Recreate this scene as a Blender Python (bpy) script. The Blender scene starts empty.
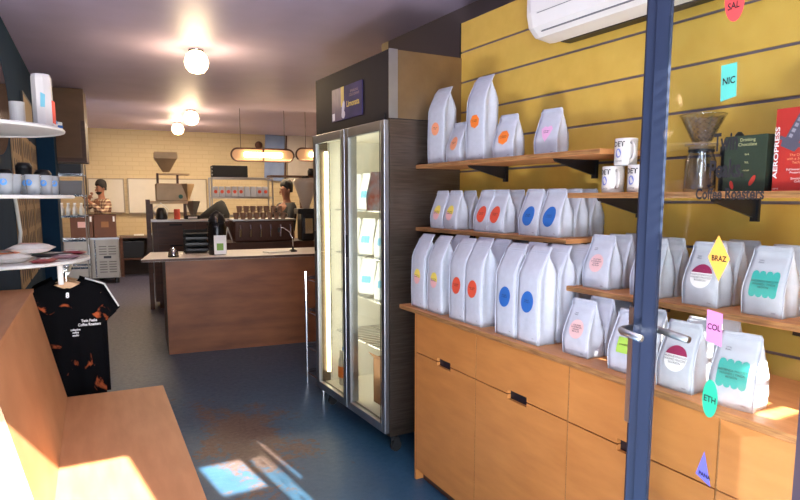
import bpy, math, random
from mathutils import Vector, Matrix, Euler
random.seed(7)
C = bpy.context.scene.collection
sc = bpy.context.scene
pi = math.pi
# ------------------------------------------------------------ camera frame
F, CX, CY, H = 620., 400., 275., 1.5
PITCH, YAW = math.atan(77/620), math.radians(29.05)
fw = Vector((math.sin(YAW)*math.cos(PITCH), math.cos(YAW)*math.cos(PITCH), -math.sin(PITCH)))
rt = Vector((math.cos(YAW), -math.sin(YAW), 0)); up = rt.cross(fw)
EYE = Vector((0, 0, H))
def ray(x, y): return fw*F + rt*(x-CX) + up*(CY-y)
def onpl(x, y, n, d):
    r = ray(x, y); return EYE + r*((d-EYE.dot(n))/r.dot(n))
def PX(x, y, v): return onpl(x, y, Vector((1,0,0)), v)
def PZ(x, y, v): return onpl(x, y, Vector((0,0,1)), v)
A6 = math.radians(6)
EX = Vector((math.cos(A6), -math.sin(A6), 0)); EY = Vector((math.sin(A6), math.cos(A6), 0))
def L(e, d, z=0): v = EX*e+EY*d; v.z = z; return v      # rear-room coordinates
cam = bpy.data.cameras.new('camera'); co = bpy.data.objects.new('camera', cam); C.objects.link(co)
m = Matrix((rt, up, -fw)).transposed().to_4x4(); m.translation = EYE; co.matrix_world = m
cam.sensor_width = 36; cam.lens = F/800*36; cam.shift_y = 25/800; cam.clip_start = .02
sc.camera = co
# ------------------------------------------------------------ materials
def lin(c):
    return tuple((v/255/12.92 if v/255 <= .04045 else ((v/255+.055)/1.055)**2.4) for v in c)+(1,)
MT = {}
def mat(name, col, rough=.6, metal=0, var=0, scale=8, col2=None, stretch=(1,1,1), bump=0, emit=0, coords='Object', spec=None, detail=4):
    if name in MT: return MT[name]
    m = bpy.data.materials.new(name); m.use_nodes = True; nt = m.node_tree; b = nt.nodes['Principled BSDF']
    b.inputs['Base Color'].default_value = lin(col); b.inputs['Roughness'].default_value = rough; b.inputs['Metallic'].default_value = metal
    if spec is not None: b.inputs['Specular IOR Level'].default_value = spec
    tc = nt.nodes.new('ShaderNodeTexCoord'); mp = nt.nodes.new('ShaderNodeMapping'); mp.inputs['Scale'].default_value = stretch
    n = nt.nodes.new('ShaderNodeTexNoise'); n.inputs['Scale'].default_value = scale; n.inputs['Detail'].default_value = detail
    nt.links.new(tc.outputs[coords], mp.inputs[0]); nt.links.new(mp.outputs[0], n.inputs[0])
    if col2 is None: col2 = tuple(min(255, v*(1+var)) for v in col); base = tuple(v*(1-var) for v in col)
    else: base = col
    r = nt.nodes.new('ShaderNodeValToRGB'); r.color_ramp.elements[0].color = lin(base); r.color_ramp.elements[1].color = lin(col2)
    r.color_ramp.elements[0].position = .3; r.color_ramp.elements[1].position = .7
    nt.links.new(n.outputs[0], r.inputs[0]); nt.links.new(r.outputs[0], b.inputs['Base Color'])
    if bump:
        bp = nt.nodes.new('ShaderNodeBump'); bp.inputs['Strength'].default_value = bump; bp.inputs['Distance'].default_value = .004
        nt.links.new(n.outputs[0], bp.inputs['Height']); nt.links.new(bp.outputs[0], b.inputs['Normal'])
    if emit:
        b.inputs['Emission Color'].default_value = lin(col); b.inputs['Emission Strength'].default_value = emit
    MT[name] = m; return m
def glassy(name, tint=(255,255,255), refl=.12, rough=.0, op=0, ior=1.45):
    m = bpy.data.materials.new(name); m.use_nodes = True; nt = m.node_tree; nt.nodes.clear()
    o = nt.nodes.new('ShaderNodeOutputMaterial'); t = nt.nodes.new('ShaderNodeBsdfTransparent'); t.inputs[0].default_value = lin(tint)
    g = nt.nodes.new('ShaderNodeBsdfGlossy'); g.inputs['Roughness'].default_value = rough
    fr = nt.nodes.new('ShaderNodeLayerWeight'); f0 = ((ior-1)/(ior+1))**2
    pw = nt.nodes.new('ShaderNodeMath'); pw.operation = 'POWER'; pw.inputs[1].default_value = 5; nt.links.new(fr.outputs[1], pw.inputs[0])
    mu = nt.nodes.new('ShaderNodeMath'); mu.operation = 'MULTIPLY_ADD'; mu.inputs[1].default_value = 1-f0; mu.inputs[2].default_value = f0+op
    x = nt.nodes.new('ShaderNodeMixShader')
    nt.links.new(pw.outputs[0], mu.inputs[0]); nt.links.new(mu.outputs[0], x.inputs[0]); nt.links.new(t.outputs[0], x.inputs[1]); nt.links.new(g.outputs[0], x.inputs[2]); nt.links.new(x.outputs[0], o.inputs[0])
    MT[name] = m; return m
def emis(name, col, s):
    m = bpy.data.materials.new(name); m.use_nodes = True; b = m.node_tree.nodes['Principled BSDF']
    b.inputs['Base Color'].default_value = lin(col); b.inputs['Emission Color'].default_value = lin(col); b.inputs['Emission Strength'].default_value = s
    MT[name] = m; return m
ply = mat('birch ply orange', (184,118,60), .42, var=0, scale=3, col2=(200,133,70), stretch=(1,1.6,7), bump=.05, detail=8)
plyedge = mat('ply edge', (176,128,78), .6, scale=60, col2=(120,78,42), stretch=(.2,.2,3))
shelfm = mat('shelf ply', (186,122,70), .5, scale=5, col2=(205,145,90), stretch=(6,1,6), detail=8)
benchm = mat('bench ply', (186,128,84), .5, scale=4, col2=(200,142,98), stretch=(6,1,1), bump=.03, detail=8)
islm = mat('island ply', (160,96,54), .5, scale=2.2, col2=(122,70,40), stretch=(1,1,4.5), bump=.04, detail=9)
darkwood = mat('dark wood', (92,56,40), .5, scale=4, col2=(70,42,30), stretch=(1,1,6))
boxwood = mat('brown board', (118,84,58), .6, scale=3, col2=(104,74,50), stretch=(1,1,3))
white = mat('white paint', (232,230,226), .4, var=.01)
wtop = mat('white laminate', (225,215,210), .25, var=.01)
bagw = mat('white kraft paper', (186,190,200), .75, var=.02, scale=40, bump=.25)
bagf = mat('bag seam', (200,205,217), .7, var=.01)
steel = mat('brushed steel', (170,168,168), .3, 1, var=.06, scale=10, stretch=(1,1,40))
steelr = mat('rolled steel side', (112,100,90), .36, .9, var=.12, scale=6, stretch=(1,1,22), bump=.1)
alu = mat('anodised aluminium', (176,178,184), .38, 1, var=.03)
chrome = mat('chrome', (210,210,212), .15, 1, var=.01)
blk = mat('black plastic', (22,22,26), .4, var=.05)
blkm = mat('matte black', (20,20,22), .75, var=.1)
hdr = mat('dark header panel', (40,35,38), .6, 0, spec=.2, var=.04)
navy = mat('navy powder coat', (42,50,72), .32, .25, var=.03)
yellow = mat('yellow paint', (218,182,84), .55, scale=12, col2=(210,172,74), bump=.1)
groove = mat('grey aluminium groove', (120,112,122), .5, .4, var=.05)
red = mat('red label', (222,84,58), .6, var=.02); blue = mat('blue label', (44,104,182), .6, var=.02)
pink = mat('pink label', (232,176,176), .6, var=.01); lyel = mat('yellow label', (238,214,96), .6, var=.01)
lpink = mat('pale pink label', (226,184,182), .6, var=.01); teal = mat('teal label', (60,172,162), .6, var=.02)
crim = mat('crimson label', (150,36,84), .6, var=.02); lime = mat('lime label', (168,208,84), .6, var=.02)
orange = mat('orange label', (242,128,44), .6, var=.02); peach = mat('peach label', (244,160,116), .6, var=.02)
lilac = mat('lilac label', (224,170,208), .6, var=.02); ink = mat('black ink', (26,26,30), .6, var=.02); lwhite = mat('white label', (240,238,238), .6, var=.005)
white_ink = mat('white ink', (235,235,235), .6, var=.005)
glass = glassy('door glass', (250,252,250), ior=1.5)
fglass = glassy('fridge glass', (236,240,238), ior=1.3)
clear = glassy('clear plastic', (240,241,243), ior=1.5, op=.10, rough=.08)
cream = mat('cream ceramic', (212,208,202), .2, var=.01)
copper = mat('brushed copper brown', (84,52,40), .4, .3, var=.05)
card = mat('brown cardboard', (150,106,70), .8, var=.05)
skin = mat('skin', (150,100,76), .55, var=.03); hair = mat('dark hair', (24,18,16), .7, var=.2, scale=60)
# ------------------------------------------------------------ mesh building
class MB:
    def __init__(s): s.v = []; s.f = []
    def box(s, c, size, rot=None, taper=None):
        c = Vector(c); n = len(s.v)
        for z in (-.5, .5):
            for x, y in ((-.5,-.5),(.5,-.5),(.5,.5),(-.5,.5)):
                k = taper if (taper and z > 0) else 1
                p = Vector((x*size[0]*k, y*size[1]*k, z*size[2]))
                if rot: p = Euler(rot).to_matrix() @ p
                s.v.append(c+p)
        s.f += [tuple(n+i for i in q) for q in ((3,2,1,0),(4,5,6,7),(0,1,5,4),(1,2,6,5),(2,3,7,6),(3,0,4,7))]; return s
    def bb(s, x0, x1, y0, y1, z0, z1): return s.box(((x0+x1)/2,(y0+y1)/2,(z0+z1)/2), (abs(x1-x0),abs(y1-y0),abs(z1-z0)))
    def tube(s, pts, r, seg=10, r2=None):
        pts = [Vector(p) for p in pts]; n0 = len(s.v); N = len(pts); prev = None
        for i, p in enumerate(pts):
            t = (pts[min(i+1,N-1)]-pts[max(i-1,0)]).normalized()
            a = prev if prev and abs(prev.dot(t)) < .95 else (Vector((0,0,1)) if abs(t.z) < .9 else Vector((1,0,0)))
            u = (a-t*a.dot(t)).normalized(); w = t.cross(u); prev = u
            rr = r if r2 is None else r+(r2-r)*i/(N-1)
            for k in range(seg):
                q = 2*pi*k/seg; s.v.append(p+(u*math.cos(q)+w*math.sin(q))*rr)
        for i in range(N-1):
            for k in range(seg):
                a = n0+i*seg+k; b = n0+i*seg+(k+1)%seg; s.f.append((a, b, b+seg, a+seg))
        s.f.append(tuple(n0+k for k in range(seg))[::-1]); s.f.append(tuple(n0+(N-1)*seg+k for k in range(seg))); return s
    def lathe(s, prof, c=(0,0,0), seg=24, sq=None, cap=True):
        n0 = len(s.v); c = Vector(c)
        for r, z in prof:
            for k in range(seg):
                q = 2*pi*k/seg; s.v.append(c+Vector((r*math.cos(q), r*math.sin(q)*(sq or 1), z)))
        for i in range(len(prof)-1):
            for k in range(seg):
                a = n0+i*seg+k; b = n0+i*seg+(k+1)%seg; s.f.append((a, b, b+seg, a+seg))
        if cap: s.f.append(tuple(n0+k for k in range(seg))[::-1]); s.f.append(tuple(n0+(len(prof)-1)*seg+k for k in range(seg)))
        return s
    def prism(s, poly, axis, a, b):      # polygon in the other two axes, extruded along axis
        n = len(s.v); N = len(poly)
        for t in (a, b):
            for p in poly:
                q = [0,0,0]; o = [i for i in range(3) if i != axis]; q[o[0]] = p[0]; q[o[1]] = p[1]; q[axis] = t; s.v.append(Vector(q))
        s.f.append(tuple(n+i for i in range(N))); s.f.append(tuple(n+N+i for i in range(N))[::-1])
        for i in range(N): j = (i+1) % N; s.f.append((n+i, n+N+i, n+N+j, n+j))
        return s
    def poly(s, pts):
        n = len(s.v); s.v += [Vector(p) for p in pts]; s.f.append(tuple(range(n, n+len(pts)))); return s
    def build(s, name, m, parent=None, smooth=False, bevel=0, loc=None, seg=2):
        import bmesh
        me = bpy.data.meshes.new(name); me.from_pydata([tuple(v) for v in s.v], [], s.f)
        bm = bmesh.new(); bm.from_mesh(me)
        if bm.faces and len(bm.faces) > 1: bmesh.ops.recalc_face_normals(bm, faces=bm.faces)
        bm.to_mesh(me); bm.free()
        for x in (m if isinstance(m, (list, tuple)) else [m]): me.materials.append(x)
        o = bpy.data.objects.new(name, me); C.objects.link(o)
        if parent: o.parent = parent
        if loc is not None: o.location = loc
        if smooth:
            for p in me.polygons: p.use_smooth = True
        if bevel:
            b = o.modifiers.new('bevel', 'BEVEL'); b.width = bevel; b.segments = seg; b.limit_method = 'ANGLE'; b.angle_limit = math.radians(40)
        return o
def tag(o, label, cat, group=None, kind=None):
    if label: o['label'] = label
    if cat: o['category'] = cat
    if group: o['group'] = group
    if kind: o['kind'] = kind
    return o
def thing(name, label, cat, loc=(0,0,0), rz=0, group=None):
    o = bpy.data.objects.new(name, None); C.objects.link(o); o.location = loc; o.rotation_euler = (0,0,rz); o.empty_display_size = .1
    return tag(o, label, cat, group)
def struct(o): o['kind'] = 'structure'; return o
def copy_tree(o, parent=None):
    c = o.copy(); C.objects.link(c)
    if parent: c.parent = parent
    for ch in list(o.children): copy_tree(ch, c)
    return c
def dup(root, loc, rz, label, group=None):
    c = copy_tree(root); c.location = loc; c.rotation_euler = (0,0,rz); c['label'] = label
    if group: c['group'] = group
    return c
def textmesh(txt, size, fn, name='lettering', m=None, parent=None, align='CENTER', bold=0, spacing=1.0):
    """text laid out in x,z then mapped through fn(x,z)->point"""
    cu = bpy.data.curves.new('t', 'FONT'); cu.body = txt; cu.size = size; cu.align_x = align; cu.offset = bold; cu.space_line = spacing; cu.resolution_u = 3
    t = bpy.data.objects.new('t', cu); C.objects.link(t)
    dg = bpy.context.evaluated_depsgraph_get(); me = bpy.data.meshes.new_from_object(t.evaluated_get(dg))
    C.objects.unlink(t); bpy.data.objects.remove(t)
    for v in me.vertices: v.co = fn(v.co.x, v.co.y)
    me.name = name; me.materials.clear(); me.materials.append(m or ink)
    o = bpy.data.objects.new(name, me); C.objects.link(o)
    if parent: o.parent = parent
    return o
# ------------------------------------------------------------ setting
def ceilz(y): return 2.765+.0045*y
# floor
def floor_mat():
    m = bpy.data.materials.new('worn blue epoxy floor'); m.use_nodes = True; nt = m.node_tree; b = nt.nodes['Principled BSDF']
    tc = nt.nodes.new('ShaderNodeTexCoord'); sep = nt.nodes.new('ShaderNodeSeparateXYZ'); nt.links.new(tc.outputs['Object'], sep.inputs[0])
    def noise(scale, det, st=(1,1,1)):
        mp = nt.nodes.new('ShaderNodeMapping'); mp.inputs['Scale'].default_value = st
        n = nt.nodes.new('ShaderNodeTexNoise'); n.inputs['Scale'].default_value = scale; n.inputs['Detail'].default_value = det; n.inputs['Roughness'].default_value = .7
        nt.links.new(tc.outputs['Object'], mp.inputs[0]); nt.links.new(mp.outputs[0], n.inputs[0]); return n
    def ramp(src, a, b_, c0=(0,0,0,1), c1=(1,1,1,1)):
        r = nt.nodes.new('ShaderNodeValToRGB'); r.color_ramp.elements[0].position = a; r.color_ramp.elements[1].position = b_
        r.color_ramp.elements[0].color = c0; r.color_ramp.elements[1].color = c1; nt.links.new(src, r.inputs[0]); return r
    def math_(op, a, bb, clamp=False):
        n = nt.nodes.new('ShaderNodeMath'); n.operation = op; n.use_clamp = clamp
        for i, v in enumerate((a, bb)):
            if isinstance(v, (int, float)): n.inputs[i].default_value = v
            else: nt.links.new(v, n.inputs[i])
        return n.outputs[0]
    # distance from the well trodden spot
    dx = math_('MULTIPLY', math_('SUBTRACT', sep.outputs[0], .95), 1.3); dy = math_('MULTIPLY', math_('SUBTRACT', sep.outputs[1], 3.75), .62)
    dist = math_('SQRT', math_('ADD', math_('MULTIPLY', dx, dx), math_('MULTIPLY', dy, dy)), 0)
    big = noise(2.6, 6, (1,.7,1)); fine = noise(26, 8)
    s = math_('ADD', math_('MULTIPLY', big.outputs[0], 1.0), math_('MULTIPLY', fine.outputs[0], .55))
    s = math_('SUBTRACT', s, math_('MULTIPLY', dist, .42))
    wear = ramp(s, .60, .68)
    base = ramp(noise(1.5, 4).outputs[0], .3, .7, lin((44,80,108)), lin((58,98,126)))
    brown = ramp(noise(40, 6).outputs[0], .35, .65, lin((86,68,62)), lin((112,92,84)))
    # further back the base colour turns greyer
    far = ramp(math_('DIVIDE', sep.outputs[1], 20.0), .2, .42)
    mx0 = nt.nodes.new('ShaderNodeMixRGB'); nt.links.new(far.outputs[0], mx0.inputs[0]); nt.links.new(base.outputs[0], mx0.inputs[1]); mx0.inputs[2].default_value = lin((72,72,94))
    mx = nt.nodes.new('ShaderNodeMixRGB'); nt.links.new(wear.outputs[0], mx.inputs[0]); nt.links.new(mx0.outputs[0], mx.inputs[1]); nt.links.new(brown.outputs[0], mx.inputs[2])
    nt.links.new(mx.outputs[0], b.inputs['Base Color'])
    rr = ramp(fine.outputs[0], .3, .7, (.3,.3,.3,1), (.5,.5,.5,1)); nt.links.new(rr.outputs[0], b.inputs['Roughness'])
    bp = nt.nodes.new('ShaderNodeBump'); bp.inputs['Strength'].default_value = .15; bp.inputs['Distance'].default_value = .01
    nt.links.new(fine.outputs[0], bp.inputs['Height']); nt.links.new(bp.outputs[0], b.inputs['Normal'])
    return m
struct(MB().bb(-3, 6.5, -.3, 16, -.1, 0).build('floor', floor_mat()))
ceilm = mat('mauve grey ceiling paint', (204,188,214), .5, var=.02, scale=3)
struct(MB().prism([(-.4, ceilz(-.4)), (16, ceilz(16)), (16, ceilz(16)+.1), (-.4, ceilz(-.4)+.1)], 0, -3, 6.5).build('ceiling', ceilm))
bluew = mat('deep blue wall paint', (22,52,80), .85, scale=3, col2=(27,60,88), spec=.15)
# left wall, slightly out of square
a = lambda y: -.52+.0495*y
w = MB(); w.prism([(a(-.3), -.3), (a(9.2), 9.2), (a(9.2)-.12, 9.2), (a(-.3)-.12, -.3)], 2, 0, 2.95); struct(w.build('wall_left', bluew))
# back wall, painted brick courses
def brick():
    m = bpy.data.materials.new('cream painted brick'); m.use_nodes = True; nt = m.node_tree; b = nt.nodes['Principled BSDF']; b.inputs['Roughness'].default_value = .6
    tc = nt.nodes.new('ShaderNodeTexCoord'); mp = nt.nodes.new('ShaderNodeMapping'); mp.inputs['Rotation'].default_value = (pi/2, 0, 0)
    br = nt.nodes.new('ShaderNodeTexBrick'); br.inputs['Scale'].default_value = 1; br.inputs['Brick Width'].default_value = .24; br.inputs['Row Height'].default_value = .085; br.inputs['Mortar Size'].default_value = .008
    br.inputs['Color1'].default_value = lin((204,184,146)); br.inputs['Color2'].default_value = lin((200,180,142)); br.inputs['Mortar'].default_value = lin((195,174,136))
    nt.links.new(tc.outputs['Object'], mp.inputs[0]); nt.links.new(mp.outputs[0], br.inputs[0]); nt.links.new(br.outputs[0], b.inputs['Base Color'])
    bp = nt.nodes.new('ShaderNodeBump'); bp.inputs['Strength'].default_value = .2; bp.inputs['Distance'].default_value = .005; bp.invert = True
    nt.links.new(br.outputs[1], bp.inputs['Height']); nt.links.new(bp.outputs[0], b.inputs['Normal']); return m
bw = brick()
o = MB().bb(-2.6, 5.6, 0, .12, 0, 3).build('wall_back', bw); o.location = L(0, 13.4); o.rotation_euler.z = -A6; struct(o)
o = MB().bb(-1.9, -1.8, 9.1, 13.5, 0, 3).build('wall_left_rear', bw); o.rotation_euler.z = -A6; struct(o)
struct(MB().bb(5.4, 5.52, 2.9, 14, 0, 3).build('wall_right_rear', bw))
struct(MB().bb(2.5, 5.4, 4.7, 4.82, 0, 3).build('wall_partition', bw))
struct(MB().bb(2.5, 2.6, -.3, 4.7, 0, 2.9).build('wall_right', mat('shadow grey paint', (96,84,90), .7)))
# slatwall: boards with inset grooves
sw = MB(); z = .02; zs = []
z0 = 2.49
while z0 > .1:
    zl = max(z0-.158, .02); sw.bb(2.10, 2.118, .2, 3.06, zl, z0); zs.append(zl); z0 = zl-.0105
sl = struct(sw.build('wall_slat_panel', yellow, bevel=.002))
MB().bb(2.106, 2.14, .2, 3.055, .02, 2.485).build('groove_lining', groove, sl)
MB().bb(2.096, 2.15, 3.06, 3.066, .02, 2.49).build('edge_trim', blkm, sl)
# unseen street front; openings cut so the sun falls in set patches
FY = -.3
holes = [(-.34, .50, 0.02, 2.50), (.56, 1.12, .02, 1.30), (1.0, 1.245, 2.29, 2.58), (1.275, 1.36, 1.9, 2.57), (1.368, 1.425, 2.30, 2.745), (1.72, 1.80, 1.74, 1.95), (1.80, 2.06, 1.74, 2.24)]
xs = sorted({-3, 6.5} | {h[0] for h in holes} | {h[1] for h in holes}); zz = sorted({0, 2.9} | {h[2] for h in holes} | {h[3] for h in holes})
fr = MB()
for i in range(len(xs)-1):
    run = None
    for j in range(len(zz)-1):
        cx, cz = (xs[i]+xs[i+1])/2, (zz[j]+zz[j+1])/2
        if not any(h[0] < cx < h[1] and h[2] < cz < h[3] for h in holes): fr.bb(xs[i], xs[i+1], FY-.03, FY, zz[j], zz[j+1])
struct(fr.build('wall_front', mat('front wall paint', (170,164,160), .7)))
g = MB()
for k in range(14): g.bb(1.36, 1.44, FY-.012, FY-.004, 2.33+k*.03, 2.336+k*.03)
for k in range(7): g.bb(1.72, 2.06, FY-.012, FY-.004, 1.78+k*.07, 1.80+k*.07)
struct(g.build('sun_grille_1', navy))  # unseen grille bars, spaced to stripe the sun on stile and bags
struct(MB().bb(-8, 10, -9, FY-.03, -.12, -.02).build('ground', mat('pale pavement', (190,184,176), .8, var=.04)))
# ------------------------------------------------------------ counter run along the right wall
SK = math.radians(-2.0)
run = lambda name, lab, cat, grp=None: thing(name, lab, cat, (1.615, 2.73, 0), SK, grp)
def cx_front(y): return 1.615-(2.73-y)*math.tan(-SK)
units = [(0, -.55, 'left-hand plywood cabinet, next to the tall fridge'), (-.55, -1.14, 'wide plywood cabinet below the blue-dotted bags'), (-1.14, -1.73, 'plywood cabinet partly behind the glass door stile'), (-1.73, -2.32, 'plywood cabinet seen through the glass door, nearest the street')]
recess = mat('handle recess', (14,16,30), .4)
for y1, y0, lab in units:
    t = run('base_cabinet', 'orange-toned '+lab, 'cabinet', 'plywood base cabinets under the bag counter')
    b = MB(); b.bb(.02, .46, y0+.002, y1-.002, .06, .905); b.build('carcass', plyedge, t)
    MB().bb(.04, .44, y0+.01, y1-.01, 0, .06).build('plinth', darkwood, t)
    ym = (y0+y1)/2
    def front(nm, za, zb, notch_top):
        hw, dp = .062, .018
        if notch_top: poly = [(y0+.003,za),(y1-.003,za),(y1-.003,zb),(ym+hw,zb),(ym+hw,zb-dp),(ym-hw,zb-dp),(ym-hw,zb),(y0+.003,zb)]
        else: poly = [(y0+.003,za),(ym-hw,za),(ym-hw,za+dp),(ym+hw,za+dp),(ym+hw,za),(y1-.003,za),(y1-.003,zb),(y0+.003,zb)]
        return MB().prism(poly, 0, 0, .0185).build(nm, ply, t)
    front('door', .062, .697, True); front('drawer', .702, .902, False)
    MB().bb(.017, .0195, ym-.062, ym+.062, .678, .722).build('handle', recess, t)
    MB().bb(-.0006, .018, y1-.0035, y1-.0005, .06, .905).build('edge_strip', plyedge, t)
MB().bb(-.0, .46, 0, .018, .0, .905).build('x', ply, run('cabinet_end_panel', 'thin plywood end panel of the counter run beside the fridge', 'panel')).name = 'panel'
t = run('worktop', 'long plywood worktop carrying the rows of coffee bags', 'worktop')
MB().bb(-.012, .455, -2.33, .17, .907, .93).build('slab', shelfm, t, bevel=.002)
MB().bb(-.0135, -.0118, -2.33, .17, .909, .928).build('edge', plyedge, t)
# ------------------------------------------------------------ shelves
def shelf(lab, y0, y1, ztop, x0, brs):
    t = thing('wall_shelf', lab, 'shelf', (0,0,0), 0, 'plywood shelves on the yellow slat wall')
    MB().bb(x0, 2.098, y0, y1, ztop-.02, ztop).build('board', shelfm, t, bevel=.0015)
    MB().bb(x0-.001, x0, y0, y1, ztop-.018, ztop-.002).build('edge', plyedge, t)
    for y in brs:
        b = MB(); b.prism([(x0+.05, ztop-.0205), (2.098, ztop-.0205), (2.098, ztop-.085), (2.075, ztop-.085), (x0+.06, ztop-.032)], 1, y-.006, y+.006)
        b.bb(2.085, 2.099, y-.014, y+.014, ztop-.10, ztop-.0205); b.build('bracket', blk, t)
    return t
shelf('top plywood shelf with five spaced coffee bags', 1.70, 3.14, 1.685, 1.80, (2.62, 2.0))
shelf('plywood shelf with the row of small bags with coloured ovals', 1.86, 3.14, 1.335, 1.80, (2.9, 2.05))
shelf('plywood shelf carrying mugs and brewing gear', .3, 1.86, 1.52, 1.80, (1.75, 1.27, .6))
shelf('lowest plywood shelf, just above the worktop at the right', .3, 1.84, 1.155, 1.76, (1.6, 1.1, .5))
# ------------------------------------------------------------ coffee bags
def sm(t): t = max(0, min(1, t)); return t*t*(3-2*t)
class Bag:
    def __init__(s, w, d, h, big):
        s.w, s.d, s.h, s.big = w, d, h, big
    def fy(s, z):        # y of the front panel at height z (front faces -y)
        t = z/s.h; ts = .66 if s.big else .30
        te = .90 if s.big else .88
        k = max(0, min(1, (t-ts)/(te-ts))); y = -s.d*.5+(s.d*.5-.002)*(k**1.45)-.003*math.sin(pi*min(1, t/.6))
        if t > te and s.big: y += ((t-te)/(1-te))**1.5*.024
        return y
    def by(s, z):
        t = z/s.h; ts = .70 if s.big else .42; te = .90 if s.big else .88
        k = max(0, min(1, (t-ts)/(te-ts))); y = s.d*.5-(s.d*.5-.002)*(k**1.3)
        if t > te and s.big: y += ((t-te)/(1-te))**1.5*.024
        return y
    def hw(s, z):
        t = z/s.h
        return s.w*.5*(.97+.035*math.sin(pi*min(1,t/.6)) - .05*sm((t-.5)/.4)) if not s.big else s.w*.5*(1-.03*sm((t-.7)/.3))
    def mesh(s, seed):
        rnd = random.Random(seed); b = MB(); NZ = 22; ring = 28
        for i in range(NZ+1):
            t = i/NZ; z = t*s.h; f, k, hw = s.fy(z), s.by(z), s.hw(z)
            top = max(0, (t-.93)/.07); hw -= top*top*.006
            g = (k-f)*(.20 if s.big else .26)*(.25+.75*min(1, t*2))
            pts = []
            for j in range(8): u = -1+2*j/8; pts.append((u*hw, f-.0035*(1-u*u)*(1 if t < .8 else .3)))
            for j in range(6):
                v = j/6; pin = 1-abs(2*v-1); pts.append((hw-g*pin**1.2, f+(k-f)*v))
            for j in range(8): u = 1-2*j/8; pts.append((u*hw, k+.003*(1-u*u)*(1 if t < .8 else .3)))
            for j in range(6):
                v = 1-j/6; pin = 1-abs(2*v-1); pts.append((-hw+g*pin**1.2, f+(k-f)*v))
            for x, y in pts:
                am = .0011 if 0 < i < NZ else 0
                b.v.append(Vector((x+rnd.uniform(-am,am), y+rnd.uniform(-am,am)*(k-f)/s.d, z)))
        for i in range(NZ):
            for j in range(ring):
                a_ = i*ring+j; c = i*ring+(j+1) % ring; b.f.append((a_, c, c+ring, a_+ring))
        b.f.append(tuple(range(ring))[::-1]); b.f.append(tuple(NZ*ring+j for j in range(ring)))
        return b
    def patch(s, pts, off=.0050):   # polygon of (x,z) conformed to the front panel, fanned in rings
        q = []
        for i_, p in enumerate(pts):
            p2 = pts[(i_+1) % len(pts)]; n_ = max(1, int(math.hypot(p2[0]-p[0], p2[1]-p[1])/.006))
            q += [(p[0]+(p2[0]-p[0])*k_/n_, p[1]+(p2[1]-p[1])*k_/n_) for k_ in range(n_)]
        pts = q
        b = MB(); cx = sum(p[0] for p in pts)/len(pts); cz = sum(p[1] for p in pts)/len(pts); R = 7; N = len(pts)
        P = lambda x, z: Vector((x, s.fy(z)-off*(1-.25*(x/(s.w*.5))**2), z))
        b.v.append(P(cx, cz))
        for r in range(1, R+1):
            for p in pts: b.v.append(P(cx+(p[0]-cx)*r/R, cz+(p[1]-cz)*r/R))
        for j in range(N): b.f.append((0, 1+j, 1+(j+1) % N))
        for r in range(R-1):
            for j in range(N):
                a_ = 1+r*N+j; c = 1+r*N+(j+1) % N; b.f.append((a_, a_+N, c+N, c))
        return b
def ell(cx, cz, rx, rz, rot=0, n=24, a0=0, a1=2*pi):
    out = []
    for k in range(n if a1-a0 > 6 else n+1):
        q = a0+(a1-a0)*k/n; x, z = rx*math.cos(q), rz*math.sin(q); out.append((cx+x*math.cos(rot)-z*math.sin(rot), cz+x*math.sin(rot)+z*math.cos(rot)))
    return out
def cloud(cx, cz, w, h, n=4):
    out = []
    for k in range(n):   # top lobes left to right
        c = cx-w/2+w*(k+.5)/n
        for j in range(5): q = pi-pi*j/4; out.append((c+w/n/2*math.cos(q), cz+h*.36+h*.14*math.sin(q)))
    for k in range(n):
        c = cx+w/2-w*(k+.5)/n
        for j in range(5): q = -pi*j/4; out.append((c+w/n/2*math.cos(q), cz-h*.36+h*.14*math.sin(q)))
    return out
PROTO = {}
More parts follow.
